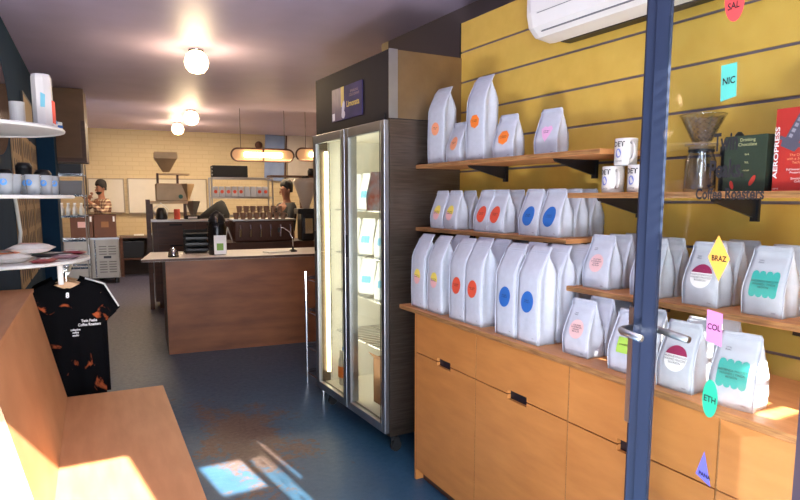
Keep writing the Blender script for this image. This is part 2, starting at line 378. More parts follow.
def bag_proto(style, big):
    key = (style, big)
    if key in PROTO: return PROTO[key]
    w, d, h = (.128, .088, .384) if big is True else (.128, .09, .415) if big == 'tall' else (.124, .078, .205)
    B = Bag(w, d, h, bool(big)); r = bpy.data.objects.new('coffee_bag', None); C.objects.link(r); r.empty_display_size = .05
    r['category'] = 'coffee bag'
    B.mesh(hash(str(key)) % 1000 if False else len(PROTO)+3).build('pouch', bagw, r, smooth=True)
    for sx in (-1, 1):
        se = MB()
        pts = [(sx*(B.hw(z_)), B.fy(z_)-.001, z_) for z_ in [h*i/16 for i in range(16)]]
        se.tube(pts, .0017, 5).build('seam', bagf, r, smooth=True)
    ts = MB()
    for zt in (h*.925, h*.945):
        ts.tube([(-B.hw(zt)*.93, B.fy(zt)-.0028, zt), (B.hw(zt)*.93, B.fy(zt)-.0028, zt)], .0007, 4)
    ts.build('heat_seal', bagf, r)
    fn = lambda ox, oz, off=.0062: (lambda x, z: Vector((x+ox, B.fy(z+oz)-off*(1-.25*((x+ox)/(w*.5))**2), z+oz)))
    tx = lambda s_, size, ox, oz, mm=None, par=None: textmesh(s_, size, fn(ox, oz), 'lettering', mm or ink, par or r)
    cz = h*(.40 if big else .42); lab = None
    if big: cz = h*.43
    S = 1.0
    if style == 'yellow-pink':
        rr = .035
        lab = B.patch(ell(0.0, cz, rr*.9, rr*1.15, -.25)).build('label', pink, r); B.patch(ell(0, cz, rr*.9, rr*1.15, -.25, 16, 0, pi), .0055).build('band', lyel, lab)
        tx('GUATEMALA\nCANDELARIA', .0085, 0, cz+.004, None, lab)
    elif style == 'red':
        lab = B.patch(ell(0, cz, .034, .041, -.35)).build('label', red, r); tx('EL SALVADOR\nSAN JOSE', .007, 0, cz+.004, None, lab)
    elif style == 'blue':
        lab = B.patch(ell(0, cz, .036, .044, -.35)).build('label', blue, r); tx('PANAMA\nLA HUELLA', .007, 0, cz+.004, None, lab)
    elif style == 'pale':
        lab = B.patch(ell(0, cz+.012, .034, .034)).build('label', lpink, r); tx('COLOMBIA\nLA ESPERANZA\nWASHED\nRED PLUM', .0075, 0, cz+.024, None, lab); tx('TWIN\nPEAKS', .006, -.018, h*.74)
    elif style == 'crimson':
        lab = B.patch(ell(0, cz+.01, .038, .038)).build('label', lwhite, r); B.patch(ell(0, cz+.01, .038, .038, 0, 14, .3, pi-.3), .0055).build('band', crim, lab)
        tx('HUEHUETENANGO\nWASHED PROCESS\nBOURBON', .0085, 0, cz+.012, None, lab); tx('TWIN\nPEAKS', .006, -.022, h*.76)
    elif style == 'teal':
        lab = B.patch(cloud(0, cz+.008, .082, .078)).build('label', teal, r); tx('HACIENDA MACUTY\nWASHED | TINGA\nREGION', .0085, 0, cz+.014, None, lab); tx('TWIN\nPEAKS', .006, -.024, h*.78)
    elif style == 'lime':
        lab = B.patch([(-.026,cz-.02),(0,cz-.02),(.026,cz-.02),(.026,cz+.03),(0,cz+.03),(-.026,cz+.03)]).build('label', lime, r); tx('ETHIOPIA', .008, 0, cz+.004, None, lab)
    elif style == 'orange':
        lab = B.patch(ell(0, cz+.01, .034, .034, .3, 7)).build('label', orange, r); tx('HONDURAS\nEL PUENTE', .007, 0, cz+.014, None, lab)
    elif style == 'peach':
        lab = B.patch(ell(0, cz+.01, .031, .035)).build('label', peach, r); tx('KENYA AA\nNYERI', .007, 0, cz+.014, None, lab)
    elif style == 'lilac':
        lab = B.patch([(-.03,cz+.03),(-.012,cz+.042),(.0,cz+.036),(.02,cz+.042),(.032,cz+.028),(.02,cz),(.0,cz-.028),(-.018,cz-.004)]).build('label', lilac, r); tx('RWANDA\nGATARE', .007, 0, cz+.018, None, lab)
    if style != 'plain':
        tx('250G' if not big else '1KG', .006, w*.30, h*.06)
    r['spare'] = 1; del r['spare']
    PROTO[key] = [r, False]; return PROTO[key]
def put_bag(style, big, x, y, z, label, group, rz=-pi/2):
    p = bag_proto(style, big)
    if not p[1]: o = p[0]; p[1] = True
    else: o = copy_tree(p[0])
    o.location = (x, y, z); o.rotation_euler = (0, 0, rz); o['label'] = label; o['group'] = group; return o
def bag_at(style, big, px, py, xf, z, label, group, row=0, rz=0, width=None):
    """px,py: bottom-left front corner as seen; xf: front plane"""
    w, d = (.128, .088) if big is True else (.128, .09) if big == 'tall' else (.124, .078)
    y = PX(px, py, xf).y - w/2
    return put_bag(style, big, xf+d/2+row*(d+.012), y, z, label, group, -pi/2+rz)
# second shelf (z 1.335)
g2 = 'small bags with coloured ovals on the second shelf'; G2z = 1.335
for px, st, nm in ((431,'yellow-pink','far-left small bag with yellow and pink oval'), (443.5,'yellow-pink','second small bag with yellow and pink oval from the fridge'), (474,'red','left small bag with red oval'), (487,'red','right small bag with red oval'), (519,'blue','left small bag with blue oval'), (539,'blue','right small bag with blue oval')):
    o = bag_at(st, False, px, 228+(px-431)*.085, 1.835, G2z, 'white %s on second shelf' % nm, g2)
    far = px > 530; nrow = 3 if px > 515 else 2
    for r_ in range(1, nrow):
        bag_at(st if r_ == 1 else 'plain', False, px, 228+(px-431)*.085, 1.835, G2z, 'bag %s behind the %s' % (('directly','two rows')[r_-1], nm), g2, row=r_)
# counter, large bags
g3 = 'large bags standing on the worktop'
for px, py, st, nm, nr in ((412,302.5,'yellow-pink','large bag with yellow and pink dot nearest the fridge',1), (428,308.5,'yellow-pink','second large bag with yellow and pink dot',2), (449.5,316.6,'red','left large bag with red dot',2), (464.6,321.7,'red','right large bag with red dot',3), (495.6,330.8,'blue','left large bag with blue dot',3), (517,338,'blue','right large bag with blue dot',4)):
    xf = cx_front(PX(px,py,1.62).y)+.022
    bag_at(st, True, px, py, xf, .93, 'tall white %s on the worktop' % nm, g3, rz=math.radians(random.uniform(-1.5,1)))
    for r_ in range(1, nr):
        bag_at('plain', True, px, py, xf, .93, 'tall white bag, row %s behind the %s' % (('two','three','four')[r_-1], nm), g3, row=r_, rz=math.radians(random.uniform(-1.5,1.5)))
# top shelf
g1 = 'bags spaced along the top shelf'
bag_at('peach', 'tall', 429, 164, 1.85, 1.685, 'tall white bag with peach label at the left end of the top shelf', g1, rz=.15)
bag_at('peach', False, 447, 162, 1.84, 1.685, 'small white bag with peach label between the two tall bags on the top shelf', g1)
bag_at('orange', 'tall', 467, 160, 1.84, 1.685, 'tallest white bag with orange heptagon label on the top shelf', g1, rz=.1)
bag_at('orange', False, 494, 157, 1.86, 1.685, 'small white bag with orange heptagon label on the top shelf', g1, rz=.15)
bag_at('lilac', False, 535, 153, 1.90, 1.685, 'small white bag with lilac label at the right end of the top shelf', g1, rz=.15)
# right-hand stacks
g4 = 'small bags on the lowest shelf'
L4 = lambda st, px, py, xf, lab, row=0: bag_at(st, False, px, py, xf, 1.155, lab, g4, row)
L4('pale', 583, 286, 1.80, 'white bag with pale pink circle, front left on the lowest shelf')
L4('pale', 583, 286, 1.80, 'white bag just behind the pale pink circle bag on the lowest shelf', 1)
L4('plain', 583, 286, 1.80, 'rearmost white bag behind the pale pink circle bag on the lowest shelf', 2)
L4('crimson', 630, 297, 1.80, 'white bag hidden by the dark door stile on the lowest shelf', 0)
L4('plain', 630, 297, 1.80, 'white bag behind the stile, seen through glass left of the crimson circle bag', 1)
L4('crimson', 682, 305, 1.80, 'white bag with crimson-topped circle on the lowest shelf behind glass')
L4('plain', 682, 305, 1.80, 'white bag directly behind the crimson circle bag on the lowest shelf', 1)
L4('plain', 682, 305, 1.80, 'third white bag behind the crimson circle bag on the lowest shelf', 2)
L4('teal', 741, 315, 1.80, 'white bag with teal scalloped label on the lowest shelf')
L4('plain', 741, 315, 1.80, 'white bag directly behind the teal labelled bag on the lowest shelf', 1)
g5 = 'small bags on the worktop'
L5 = lambda st, px, py, xf, lab, row=0: bag_at(st, False, px, py, xf, .93, lab, g5, row)
L5('pale', 563, 352, 1.63, 'white bag with pale pink circle on the worktop')
L5('plain', 563, 352, 1.63, 'white bag right behind the pale pink circle bag on the worktop', 1)
L5('plain', 563, 352, 1.63, 'third white bag behind the pale pink circle bag on the worktop', 2)
L5('lime', 608, 368, 1.605, 'white bag with lime green label left of the door handle')
L5('plain', 608, 368, 1.605, 'white bag behind the lime green label bag', 1)
L5('crimson', 656, 386, 1.59, 'white bag with crimson-topped circle on the worktop behind glass')
L5('plain', 656, 386, 1.59, 'white bag behind the crimson circle bag on the worktop', 1)
L5('plain', 656, 386, 1.59, 'third white bag behind the crimson circle bag on the worktop', 2)
o = put_bag('teal', False, 1.625, 1.00, .93, 'sunlit white bag with teal scalloped label at the right end of the worktop', g5, -pi/2+.12)
# ------------------------------------------------------------ mugs and brewing gear on the gear shelf
def mug():
    r = bpy.data.objects.new('mug', None); C.objects.link(r); r['category'] = 'mug'
    R = .041
    MB().lathe([(R-.004,0),(R,.004),(R,.096),(R-.001,.098),(R-.004,.098),(R-.005,.09),(R-.005,.008),(.0,.007)], seg=32, cap=False).lathe([(R-.004,0),(0.001,0)], seg=32, cap=False).build('body', cream, r, smooth=True)
    MB().tube([(R-.003,0,.082)]+[(R+.026*math.sin(q)+.002, 0, .05+.032*math.cos(q)) for q in [pi*k/8 for k in range(1,8)]]+[(R-.003,0,.018)], .0058, 8).build('handle', cream, r, smooth=True)
    wrap = lambda ph: (lambda x, z: Vector(((R+.0006)*math.cos(ph+x/R), (R+.0006)*math.sin(ph+x/R), z)))
    textmesh('DET', .026, lambda x, z: wrap(-1.15)(x, z+.068), 'lettering', ink, r, bold=.0006)
    textmesh('COFFEE', .009, lambda x, z: wrap(-1.15)(x, z+.012), 'lettering', ink, r)
    d = MB(); ph = -1.15; W_ = wrap(ph); pts = ell(0, .044, .012, .017, n=16); d.poly([W_(*p) for p in pts]); d.build('emblem', mat('mug blue', (110,122,190), .4), r)
    return r
mm_ = mug(); gm = 'white printed mugs by the door stile'
my = lambda px, py, x: PX(px, py, x).y
spots = [(1.86, my(605,192,1.82)-.0, 1.52, 'white printed mug, lower left of the stack'), (1.86, my(631,192,1.82), 1.52, 'white printed mug, lower right of the stack beside the stile'), (1.86, my(618,160,1.82), 1.619, 'white printed mug stacked on top of two others'), (1.955, my(631,160,1.9), 1.52, 'white mug behind the stack, beside the stile')]
for i, (x, y, z, lab) in enumerate(spots):
    o = mm_ if i == 0 else copy_tree(mm_)
    o.location = (x, y, z); o.rotation_euler = (0,0,-2.1 + .06*i); tag(o, lab+' on the gear shelf', None, gm)
# dripper on server
yd = my(699, 190, 1.90)
t = thing('coffee_dripper', 'clear ribbed cone dripper on a tall glass server on the gear shelf', 'dripper', (1.90, yd, 1.52))
MB().lathe([(.020,.160),(.03,.165),(.069,.248),(.073,.25),(.073,.254),(.067,.25),(.028,.170),(.018,.164)], seg=32, cap=False).build('cone', clear, t, smooth=True)
rb = MB()
for k in range(14):
    q = 2*pi*k/14; rb.tube([(math.cos(q+.5*j)*(.027+.0095*j), math.sin(q+.5*j)*(.027+.0095*j), .168+.019*j) for j in range(5)], .0012, 4)
rb.build('rib', clear, t)
MB().lathe([(.052,.152),(.052,.158),(.02,.160),(.02,.152)], seg=28, cap=False).build('flange', clear, t, smooth=True)
sv = thing('glass_server', 'clear glass coffee server under the cone dripper', 'server', (1.90, yd, 1.52))
MB().lathe([(.001,.001),(.048,.001),(.05,.01),(.048,.10),(.038,.13),(.042,.150),(.040,.150),(.036,.13),(.046,.10),(.047,.012),(.001,.006)], seg=28, cap=False).build('glass_body', clear, sv, smooth=True)
MB().tube([(.038,0,.09),(.075,0,.085),(.078,0,.03),(.05,0,.02)], .006, 8).build('handle', blk, sv, smooth=True)
MB().lathe([(.041,.132),(.041,.14),(.038,.14),(.038,.132)], seg=24, cap=False).build('collar', blk, sv)
# black grinder behind the lettering
yk = my(722, 190, 1.95)
t = thing('hand_grinder', 'black hand coffee grinder behind the green box', 'grinder', (1.98, yk, 1.52))
MB().lathe([(.03,0),(.03,.06),(.026,.065),(.026,.12),(.03,.125),(.03,.15),(.001,.152)], seg=20, cap=False).build('barrel', blk, t, smooth=True)
MB().tube([(0,0,.15),(0,0,.165),(.03,-.01,.168)], .004, 6).build('crank', blk, t)
MB().lathe([(.012,0),(.014,.02),(.006,.03)], (.03,-.01,.168), 12).build('knob', blk, t, smooth=True)
# green box
green = mat('dark green carton', (50,62,48), .5, var=.05); fruit = mat('red fruit print', (196,62,50), .5); gold = mat('pale print', (206,204,150), .5)
ya = my(722,192,1.86); yb = my(764,192,1.86)
t = thing('green_carton', 'dark green chocolate carton printed with red cocoa pods', 'box', (1.86, (ya+yb)/2, 1.52), -pi/2)
W2 = abs(ya-yb)/2
MB().bb(-W2, W2, 0, .07, 0, .170).build('carton', green, t, bevel=.001)
b = MB(); b.poly([(p[0], -.0008, p[1]) for p in ell(W2*.42, .033, .007, .018, -.5, 14)]); b.poly([(p[0], -.0008, p[1]) for p in ell(-W2*.55, .02, .006, .014, .3, 14)]); b.build('fruit_print', fruit, t)
for s_, z_, sz in (('Drinking\nChocolate', .152, .014), ('dark', .11, .008), ('70%', .085, .008), ('cocoa', .062, .008)): textmesh(s_, sz, lambda x, z: Vector((x+W2*.1, -.001, z+z_)), 'lettering', gold, t)
t = thing('black_box', 'black carton standing between the green and the red cartons', 'box', (1.93, yb-.02, 1.52), -pi/2); MB().bb(-.06, .05, 0, .06, 0, .125).build('carton', blkm, t, bevel=.001)
# red press box
redc = mat('red carton', (186,52,44), .45, var=.04); ya = my(771, 194, 1.845)
t = thing('press_carton', 'red coffee press carton with a picture of the press, at the right edge', 'box', (1.845, ya, 1.52), -pi/2)
MB().bb(0, .16, 0, .12, 0, .235).build('carton', redc, t, bevel=.001)
pm = mat('press grey print', (92,88,104), .4); pm2 = mat('press light print', (150,146,160), .4)
b = MB(); R_ = Matrix.Rotation(-.5, 4, 'Y'); P = lambda x, z: Vector((.062+x*math.cos(.45)+z*math.sin(.45), -.001, .170+z*math.cos(.45)-x*math.sin(.45)))
b.poly([P(-.02,-.03), P(.02,-.03), P(.018,.055), P(-.018,.055)]); b.poly([P(-.036,-.04), P(.036,-.04), P(.036,-.03), P(-.036,-.03)]); b.poly([P(-.022,-.056), P(.022,-.056), P(.026,-.04), P(-.026,-.04)]); b.build('press_picture', pm, t)
b = MB(); [b.poly([v+Vector((0,-.0006,0)) for v in (P(-.014,-.025+k*.016), P(-.004,-.025+k*.016), P(-.004,-.015+k*.016), P(-.014,-.015+k*.016))]) for k in range(4)]; b.build('measure_marks', pm2, t)
textmesh('AEROPRESS', .018, lambda x, z: Vector((.013-z*1.0, -.0012, .11+x*1.6)), 'lettering', white_ink, t, bold=.0003)
textmesh('The Only Press\nwith a 3-in-1 Brew\nTechnology', .0105, lambda x, z: Vector((.078+x, -.0012, z+.098)), 'lettering', peach, t)
textmesh('Full Immersion Brew\nPressure Based\n\nSmooth Bold\nCoffee', .0085, lambda x, z: Vector((.075+x, -.0012, z+.058)), 'lettering', white_ink, t)
textmesh('XXXX'.replace('X','*'), .01, lambda x, z: Vector((.012+x, -.0012, z+.002)), 'lettering', white_ink, t)
# ------------------------------------------------------------ air conditioner
t = thing('air_conditioner', 'white wall-mounted air conditioner at the top of the yellow wall', 'air conditioner', (2.099, 1.62, 2.20))
prof = [(0,0.02),(-.06,0),(-.15,.012),(-.19,.05),(-.205,.11),(-.205,.26),(-.19,.30),(0,.30)]
b = MB(); YL = .62; n = 0
# rounded at the far end: shrink profile towards the ends
secs = [(-.62,.93),(-.615,.97),(-.6,1),(.60,1),(.635,.96),(.66,.86),(.675,.70)]
for yy, k in secs:
    for x, z_ in prof: b.v.append(Vector((x*k, yy, .16+(z_-.16)*(k*.8+.2 if k < 1 else 1))))
Np = len(prof)
for i in range(len(secs)-1):
    for j in range(Np): a_ = i*Np+j; c = i*Np+(j+1) % Np; b.f.append((a_, c, c+Np, a_+Np))
b.f.append(tuple(range(Np))); b.f.append(tuple((len(secs)-1)*Np+j for j in range(Np))[::-1])
b.build('casing', white, t, smooth=False, bevel=.006)
vent = mat('grey vent', (120,122,128), .5)
for z_, th, nm in ((.245,.004,'groove'),(.165,.0016,'groove'),(.10,.0016,'groove')):
    MB().bb(-.2068, -.2040, -.6, .56, z_, z_+th).build(nm, vent, t)
MB().box((-.172,0,.0315), (.004,1.12,.014), (0,.83,0)).build('louvre', vent, t)
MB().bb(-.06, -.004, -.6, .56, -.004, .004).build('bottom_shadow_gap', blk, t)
textmesh('Fujitsu'.replace('Fujitsu','FUJITSU'), .018, lambda x, z: Vector((-.2062, .57-x*.8, z+.2)), 'lettering', vent, t)
# ------------------------------------------------------------ upright fridge
fr = thing('display_fridge', 'tall double glass-door stainless display fridge with dark header', 'fridge', (1.63, 3.055, 0))
D_, W_ = .80, 1.08
b = MB(); b.bb(.001, D_, 0, .03, .16, 1.93); b.bb(.001, D_, W_-.03, W_, .16, 1.93); b.bb(D_-.03, D_, 0, W_, .16, 1.93); b.bb(.0, D_, 0, W_, .12, .17); b.build('cabinet_shell', steelr, fr)
lit = mat('white fridge liner', (236,232,220), .5, var=.01)
b = MB(); b.bb(.07, D_-.03, .0305, .034, .172, 1.9); b.bb(.07, D_-.03, W_-.034, W_-.0305, .172, 1.9); b.bb(D_-.034, D_-.0305, .03, W_-.03, .172, 1.9); b.bb(.03, D_-.03, .03, W_-.03, .1705, .176); b.bb(.03, D_-.03, .03, W_-.03, 1.896, 1.9); b.build('liner', lit, fr)
MB().bb(.0, D_-.02, 0, W_, 1.93, 2.30).build('header', hdr, fr, bevel=.004)
b = MB(); b.bb(.045, D_-.02, -.004, 0, 1.935, 2.297).build('header_side', mat('warm steel', (150,128,100), .4, .9, var=.05), fr)
b = MB(); b.bb(-.004, .05, -.006, 0, 1.935, 2.30).build('corner_trim', alu, fr)
for y0, y1 in ((.005, .535), (.545, 1.075)):
    dr = MB().bb(-.03,.0,y0,y0+.045,.14,1.925).bb(-.03,.0,y1-.045,y1,.14,1.925).bb(-.03,.0,y0+.045,y1-.045,1.87,1.925).bb(-.03,.0,y0+.045,y1-.045,.14,.19).build('door', alu, fr, bevel=.003)
    MB().bb(-.018,-.012,y0+.04,y1-.04,.185,1.875).build('glass_pane', fglass, dr)
    g_ = MB().bb(-.032,-.0302,y0+.047,y0+.053,.19,1.87).bb(-.032,-.0302,y1-.053,y1-.047,.19,1.87).build('gasket', blkm, dr)
    MB().bb(-.034,-.03,y1-.034,y1-.016,1.13,1.27).build('handle', blkm, dr)
MB().bb(.0, .05, .53, .55, .14, 1.93).build('centre_post', alu, fr)
tubem = emis('fridge tube glow', (255,236,190), 9)
for y in (W_-.05, .575):
    MB().tube([(.05, y, .25), (.05, y, 1.82)], .014, 10).build('lamp_tube', tubem, fr)
for z_ in (.55, .85, 1.12, 1.42):
    b = MB()
    for ya_, yb_ in ((.04,.52),(.56,1.04)):
        for k in range(11): yy = ya_+(yb_-ya_)*k/10; b.tube([(.12,yy,z_),(D_-.04,yy,z_)], .003, 5)
        for xx in (.12,.4,.7): b.tube([(xx,ya_,z_-.004),(xx,yb_,z_-.004)], .004, 5)
    b.build('wire_shelf', chrome, fr)
b = MB(); b.bb(.075,.079,W_-.04,W_-.034,.2,1.88); [b.bb(.07,.078,W_-.05,W_-.034,.25+k*.04,.262+k*.04) for k in range(40)]; b.build('shelf_rail', steel, fr)
b = MB(); 
for xx, yy in ((.06,.06),(.06,W_-.06),(D_-.08,.06),(D_-.08,W_-.06)):
    c = MB(); c.tube([(xx,yy,.12),(xx,yy,.085)], .012, 8); c.lathe([(.03,-.012),(.034,-.008),(.034,.008),(.03,.012)], (0,0,0), 16)
    for i in range(len(c.v)-64, len(c.v)): v = c.v[i]; c.v[i] = Vector((xx+.012+v.x, yy+v.z, .034+v.y))
    c.bb(xx-.012, xx+.03, yy-.016, yy-.013, .03, .09); c.bb(xx-.012, xx+.03, yy+.013, yy+.016, .03, .09); c.build('caster', blkm, fr)
sg = MB().bb(-.0055, -.0005, .33, .78, 1.99, 2.19).build('sign', mat('indigo poster', (34,30,84), .6, scale=9, col2=(60,48,104)), fr)
b = MB(); b.bb(-.0062,-.0056,.62,.78,1.99,2.19).build('poster_scene', mat('mauve print', (110,84,120), .4, scale=14, col2=(70,52,90), stretch=(1,6,1)), sg)
b = MB(); b.bb(-.0068,-.0062,.59,.635,2.07,2.19).build('yellow_block', mat('poster yellow', (214,180,70), .4), sg)
b = MB(); b.poly([(-.007, y, z) for y, z in ell(.60, 2.06, .02, .045, .3, 14)]); b.poly([(-.0071, y, z) for y, z in ell(.60, 2.02, .028, .025, .1, 14)]); b.build('white_figure', mat('poster white', (214,208,220), .4), sg)
b = MB(); b.bb(-.0068,-.0062,.735,.775,1.995,2.04).build('price_tag', lwhite, sg)
textmesh('Limonata', .05, lambda x, z: Vector((-.0062, .46-x, 2.06+z)), 'lettering', mat('poster gold', (222,190,80), .4), sg, bold=.001)
textmesh('SPARKLING\nCOLD DRINKS', .022, lambda x, z: Vector((-.0062, .44-x, 2.14+z)), 'lettering', mat('poster faint gold', (150,120,130), .4), sg)
bolt = MB(); bolt.bb(-.004,0,.05,.12,1.935,1.965).bb(-.004,0,.95,.99,1.935,1.955).build('lock_plate', blkm, fr)
# contents
FX, FYY = 1.63, 3.055
fb = bpy.data.objects.new('chilled_pouch', None); C.objects.link(fb); fb['category'] = 'pouch'
B = Bag(.14, .07, .24, False); B.mesh(99).build('pouch', mat('milky pouch', (222,224,222), .4, var=.02), fb, smooth=True)
B.patch(cloud(0,.10,.08,.05,3)).build('label', mat('sky label', (120,180,206), .5), fb)
kk = 0
for z_, nm in ((.855,'second'),(1.125,'third'),(1.425,'top')):
    for j, yy in enumerate((.12,.27,.42,.70,.88)):
        o = fb if kk == 0 else copy_tree(fb); kk += 1
        o.location = (FX+.20+.02*(j%2), FYY+yy, z_); o.rotation_euler = (.0,0,-pi/2+.4+random.uniform(-.2,.2))
        tag(o, 'milky pouch, %s from the near side, on the %s fridge shelf' % (('first','second','third','fourth','fifth')[j], nm), None, 'pouches inside the fridge')
t = thing('orange_pouch', 'milky pouch with a large orange patch on the top fridge shelf', 'pouch', (FX+.075, FYY+.30, 1.425), -pi/2+.3); Bag(.12,.06,.23,False).mesh(4).build('pouch', mat('orange pouch', (236,120,80), .5, scale=16, col2=(226,220,214)), t, smooth=True)
t = thing('cardboard_box', 'open brown cardboard box on the floor of the fridge', 'box', (FX+.3, FYY+.28, .177)); b = MB(); b.bb(-.17,.17,-.19,-.185,0,.3).bb(-.17,.17,.185,.19,0,.3).bb(-.17,-.165,-.19,.19,0,.3).bb(.165,.17,-.19,.19,0,.3).bb(-.17,.17,-.19,.19,0,.005).build('walls', card, t)
MB().box((-.172,-.0,.30),(.10,.37,.004),(0,.8,0)).build('flap', card, t)
t = thing('foil_bag', 'crumpled silver foil bag lying on the lowest wire shelf of the fridge', 'bag', (FX+.25, FYY+.28, .555))
rnd = random.Random(3); b = MB(); b.lathe([(.01,0),(.10,.005),(.13,.05),(.12,.12),(.08,.17),(.05,.2),(.06,.23),(.01,.235)], seg=22); b.v = [v*(1+rnd.uniform(-.12,.12)) for v in b.v]; 
for v in b.v: v.z = max(v.z, 0)
b.build('foil', mat('crumpled foil', (190,186,180), .35, .8, var=.1, scale=12, bump=.6), t)
t = thing('milk_jug', 'clear jug with an orange label on the left fridge floor', 'jug', (FX+.13, FYY+.9, .177)); MB().lathe([(.05,0),(.055,.01),(.06,.18),(.05,.2),(.05,.25)], seg=20).build('body', mat('cloudy plastic', (214,206,196), .3), t, smooth=True); MB().lathe([(.0605,.06),(.062,.14)], seg=20, cap=False).build('label', orange, t); MB().lathe([(.03,.25),(.03,.27),(.001,.27)], seg=14, cap=False).build('lid', blue, t)
# wire trolley left of the fridge
t = thing('wire_rack', 'chrome wire shelf rack standing left of the display fridge', 'rack', (1.72, 4.30, 0))
for x, y in ((0,0),(0,.34),(.5,0),(.5,.34)): MB().tube([(x,y,0),(x,y,.92)], .011, 8).build('post', chrome, t)
for z_ in (.12,.33,.62,.88):
    b = MB(); [b.tube([(0,.34*k/9,z_),(.5,.34*k/9,z_)], .003, 4) for k in range(10)]; [b.tube([(x,0,z_-.02),(x,.34,z_-.02)], .004, 4) for x in (0,.25,.5)]; [b.tube([(0,y,z_-.02),(.5,y,z_-.02)], .004, 4) for y in (0,.34)]; b.build('wire_shelf', chrome, t)
# ------------------------------------------------------------ glass door
dirv = Vector((math.sin(math.radians(12)), math.cos(math.radians(12)), 0)); nrm = Vector((-dirv.y, dirv.x, 0))
DO = Vector((1.27, 1.07, 0)); dn = nrm; dd = DO.dot(nrm)
rzd = math.atan2(-dirv.y, -dirv.x)       # local x runs from the free edge back to the hinge
dt = thing('glass_door', 'open glass shop door with navy metal stile, steel handles and hanging stickers of origins', 'door', DO, rzd)
def dl(px, py, off=0):                   # pixel -> door-local (x, z)
    p = onpl(px, py, dn, dd)-DO; return (p.dot(-dirv), p.z)
LW = .52
# local y: positive = nrm rotated; compute sign so that the camera side is known
side = 1 if (Matrix.Rotation(rzd, 3, 'Z') @ Vector((0,1,0))).dot(EYE-DO) > 0 else -1
x0s = dl(644, 100)[0]; x1s = dl(667, 100)[0]
sw_ = x1s-x0s
b = MB(); b.bb(x0s, x0s+sw_*.27, -.004, .004, .02, 2.32)
st = b.build('stile', navy, dt); st.data.materials[0] = mat('dark stile edge', (36,38,52), .4)
MB().prism([(x0s+sw_*.27,-side*.006),(x0s+sw_*.27,side*.017),(x0s+sw_*.56,side*.001),(x0s+sw_*.56,-side*.006)], 2, .02, 2.32).build('stile', navy, dt)
MB().bb(x0s+sw_*.56, x0s+sw_*.66, -.005, .005, .02, 2.32).build('rebate', blkm, dt)
MB().prism([(x0s+sw_*.66,-side*.006),(x0s+sw_*.66,side*.017),(x1s,side*.001),(x1s,-side*.006)], 2, .02, 2.32).build('stile', navy, dt)
MB().bb(x1s, LW-.04, -.009, .009, .02, .10).build('bottom_rail', navy, dt); MB().bb(x1s, LW-.04, -.009, .009, 2.25, 2.32).build('top_rail', navy, dt); MB().bb(LW-.035, LW, -.01, .01, .02, 2.32).build('hinge_stile', navy, dt)
MB().bb(x1s-.004, LW-.038, -.003, .003, .09, 2.26).build('glass_pane', glass, dt)
struct(MB().bb(LW+.003, LW+.03, -.012, .012, 0, ceilz(.2)).build('trim_1', navy)).matrix_world = Matrix.Translation(DO) @ Matrix.Rotation(rzd, 4, 'Z')
# handles: camera side and far side
hz = dl(650, 335)[1]
pl = MB(); pl.bb(x0s-.006, x0s+.012, side*.0045, side*.010, hz-.24, hz+.06).build('lock_plate', alu, dt)
xh = x0s+.006
MB().tube([(xh, side*.008, hz+.006),(xh, side*.034, hz+.006),(xh+.006, side*.044, hz+.005),(xh+.016, side*.048, hz+.003),(xh+.085, side*.048, hz)], .009, 12).build('handle', alu, dt, smooth=True)
xh = x0s+.03
MB().tube([(xh, -side*.008, hz+.006),(xh, -side*.034, hz+.006),(xh+.006, -side*.046, hz+.005),(xh+.018, -side*.050, hz+.003),(xh+.105, -side*.050, hz)], .009, 12).build('handle', alu, dt, smooth=True)
# stickers
def sticker(name, pts, m, txt, tpx, tsize, par=dt, tilt=0):
    q = [dl(*p) for p in pts]
    o = MB().poly([(x, side*.0042, z) for x, z in q]).build(name, m, par)
    cx, cz = dl(*tpx)
    textmesh(txt, tsize, lambda x, z: Vector((cx+x, side*.0049, cz+z)), 'lettering', ink, o, bold=.0004)
    return o
def ellpx(cx, cy, rx, ry, rot=0, n=24): return [(x, y) for x, y in ell(cx, cy, rx, ry, rot, n)]
sticker('sticker', [(723,66),(739,62),(738,96),(722,102)], mat('aqua sticker', (84,178,164), .5), 'NIC', (730.5,84), .019)
sticker('sticker', ellpx(736.5,0,10,22,.1), mat('coral sticker', (218,72,72), .5), 'EL\nSAL', (736,-1), .019)
sticker('sticker', [(720.5,235),(731.5,259),(720,281.5),(709.5,257)], mat('amber sticker', (240,172,76), .5), 'BRAZ', (720.5,261), .016)
sticker('sticker', [(709,309),(724.5,314),(723,347),(707.5,340)], mat('orchid sticker', (216,130,190), .5), 'COL', (715.5,330), .018)
sticker('sticker', ellpx(711.5,398.5,7.8,19,.02), mat('emerald sticker', (30,176,138), .5), 'ETH', (711.3,402), .019)
sticker('sticker', [(706,451),(712,487),(697,473)], mat('violet sticker', (96,100,200), .5), 'PANA', (706,477), .013)
for s_, px, wpx in (('Twin', (727,150), 24), ('Peaks.', (727,177), 34), ('Coffee Roasters', (729,199), 68)):
    cx, cz = dl(*px); xa = dl(px[0]-wpx/2, px[1])[0]; xb = dl(px[0]+wpx/2, px[1])[0]
    hh = {'Twin': .05, 'Peaks.': .05, 'Coffee Roasters': .032}[s_]
    o = textmesh(s_, 1, lambda x, z: Vector((x, 0, z)), 'lettering', ink, dt, bold=.03)
    xs_ = [v.co.x for v in o.data.vertices]; wd = max(xs_)-min(xs_); k = (xb-xa)/wd
    for v in o.data.vertices: v.co = Vector((cx+v.co.x*k, side*.0042, cz+v.co.z*hh))
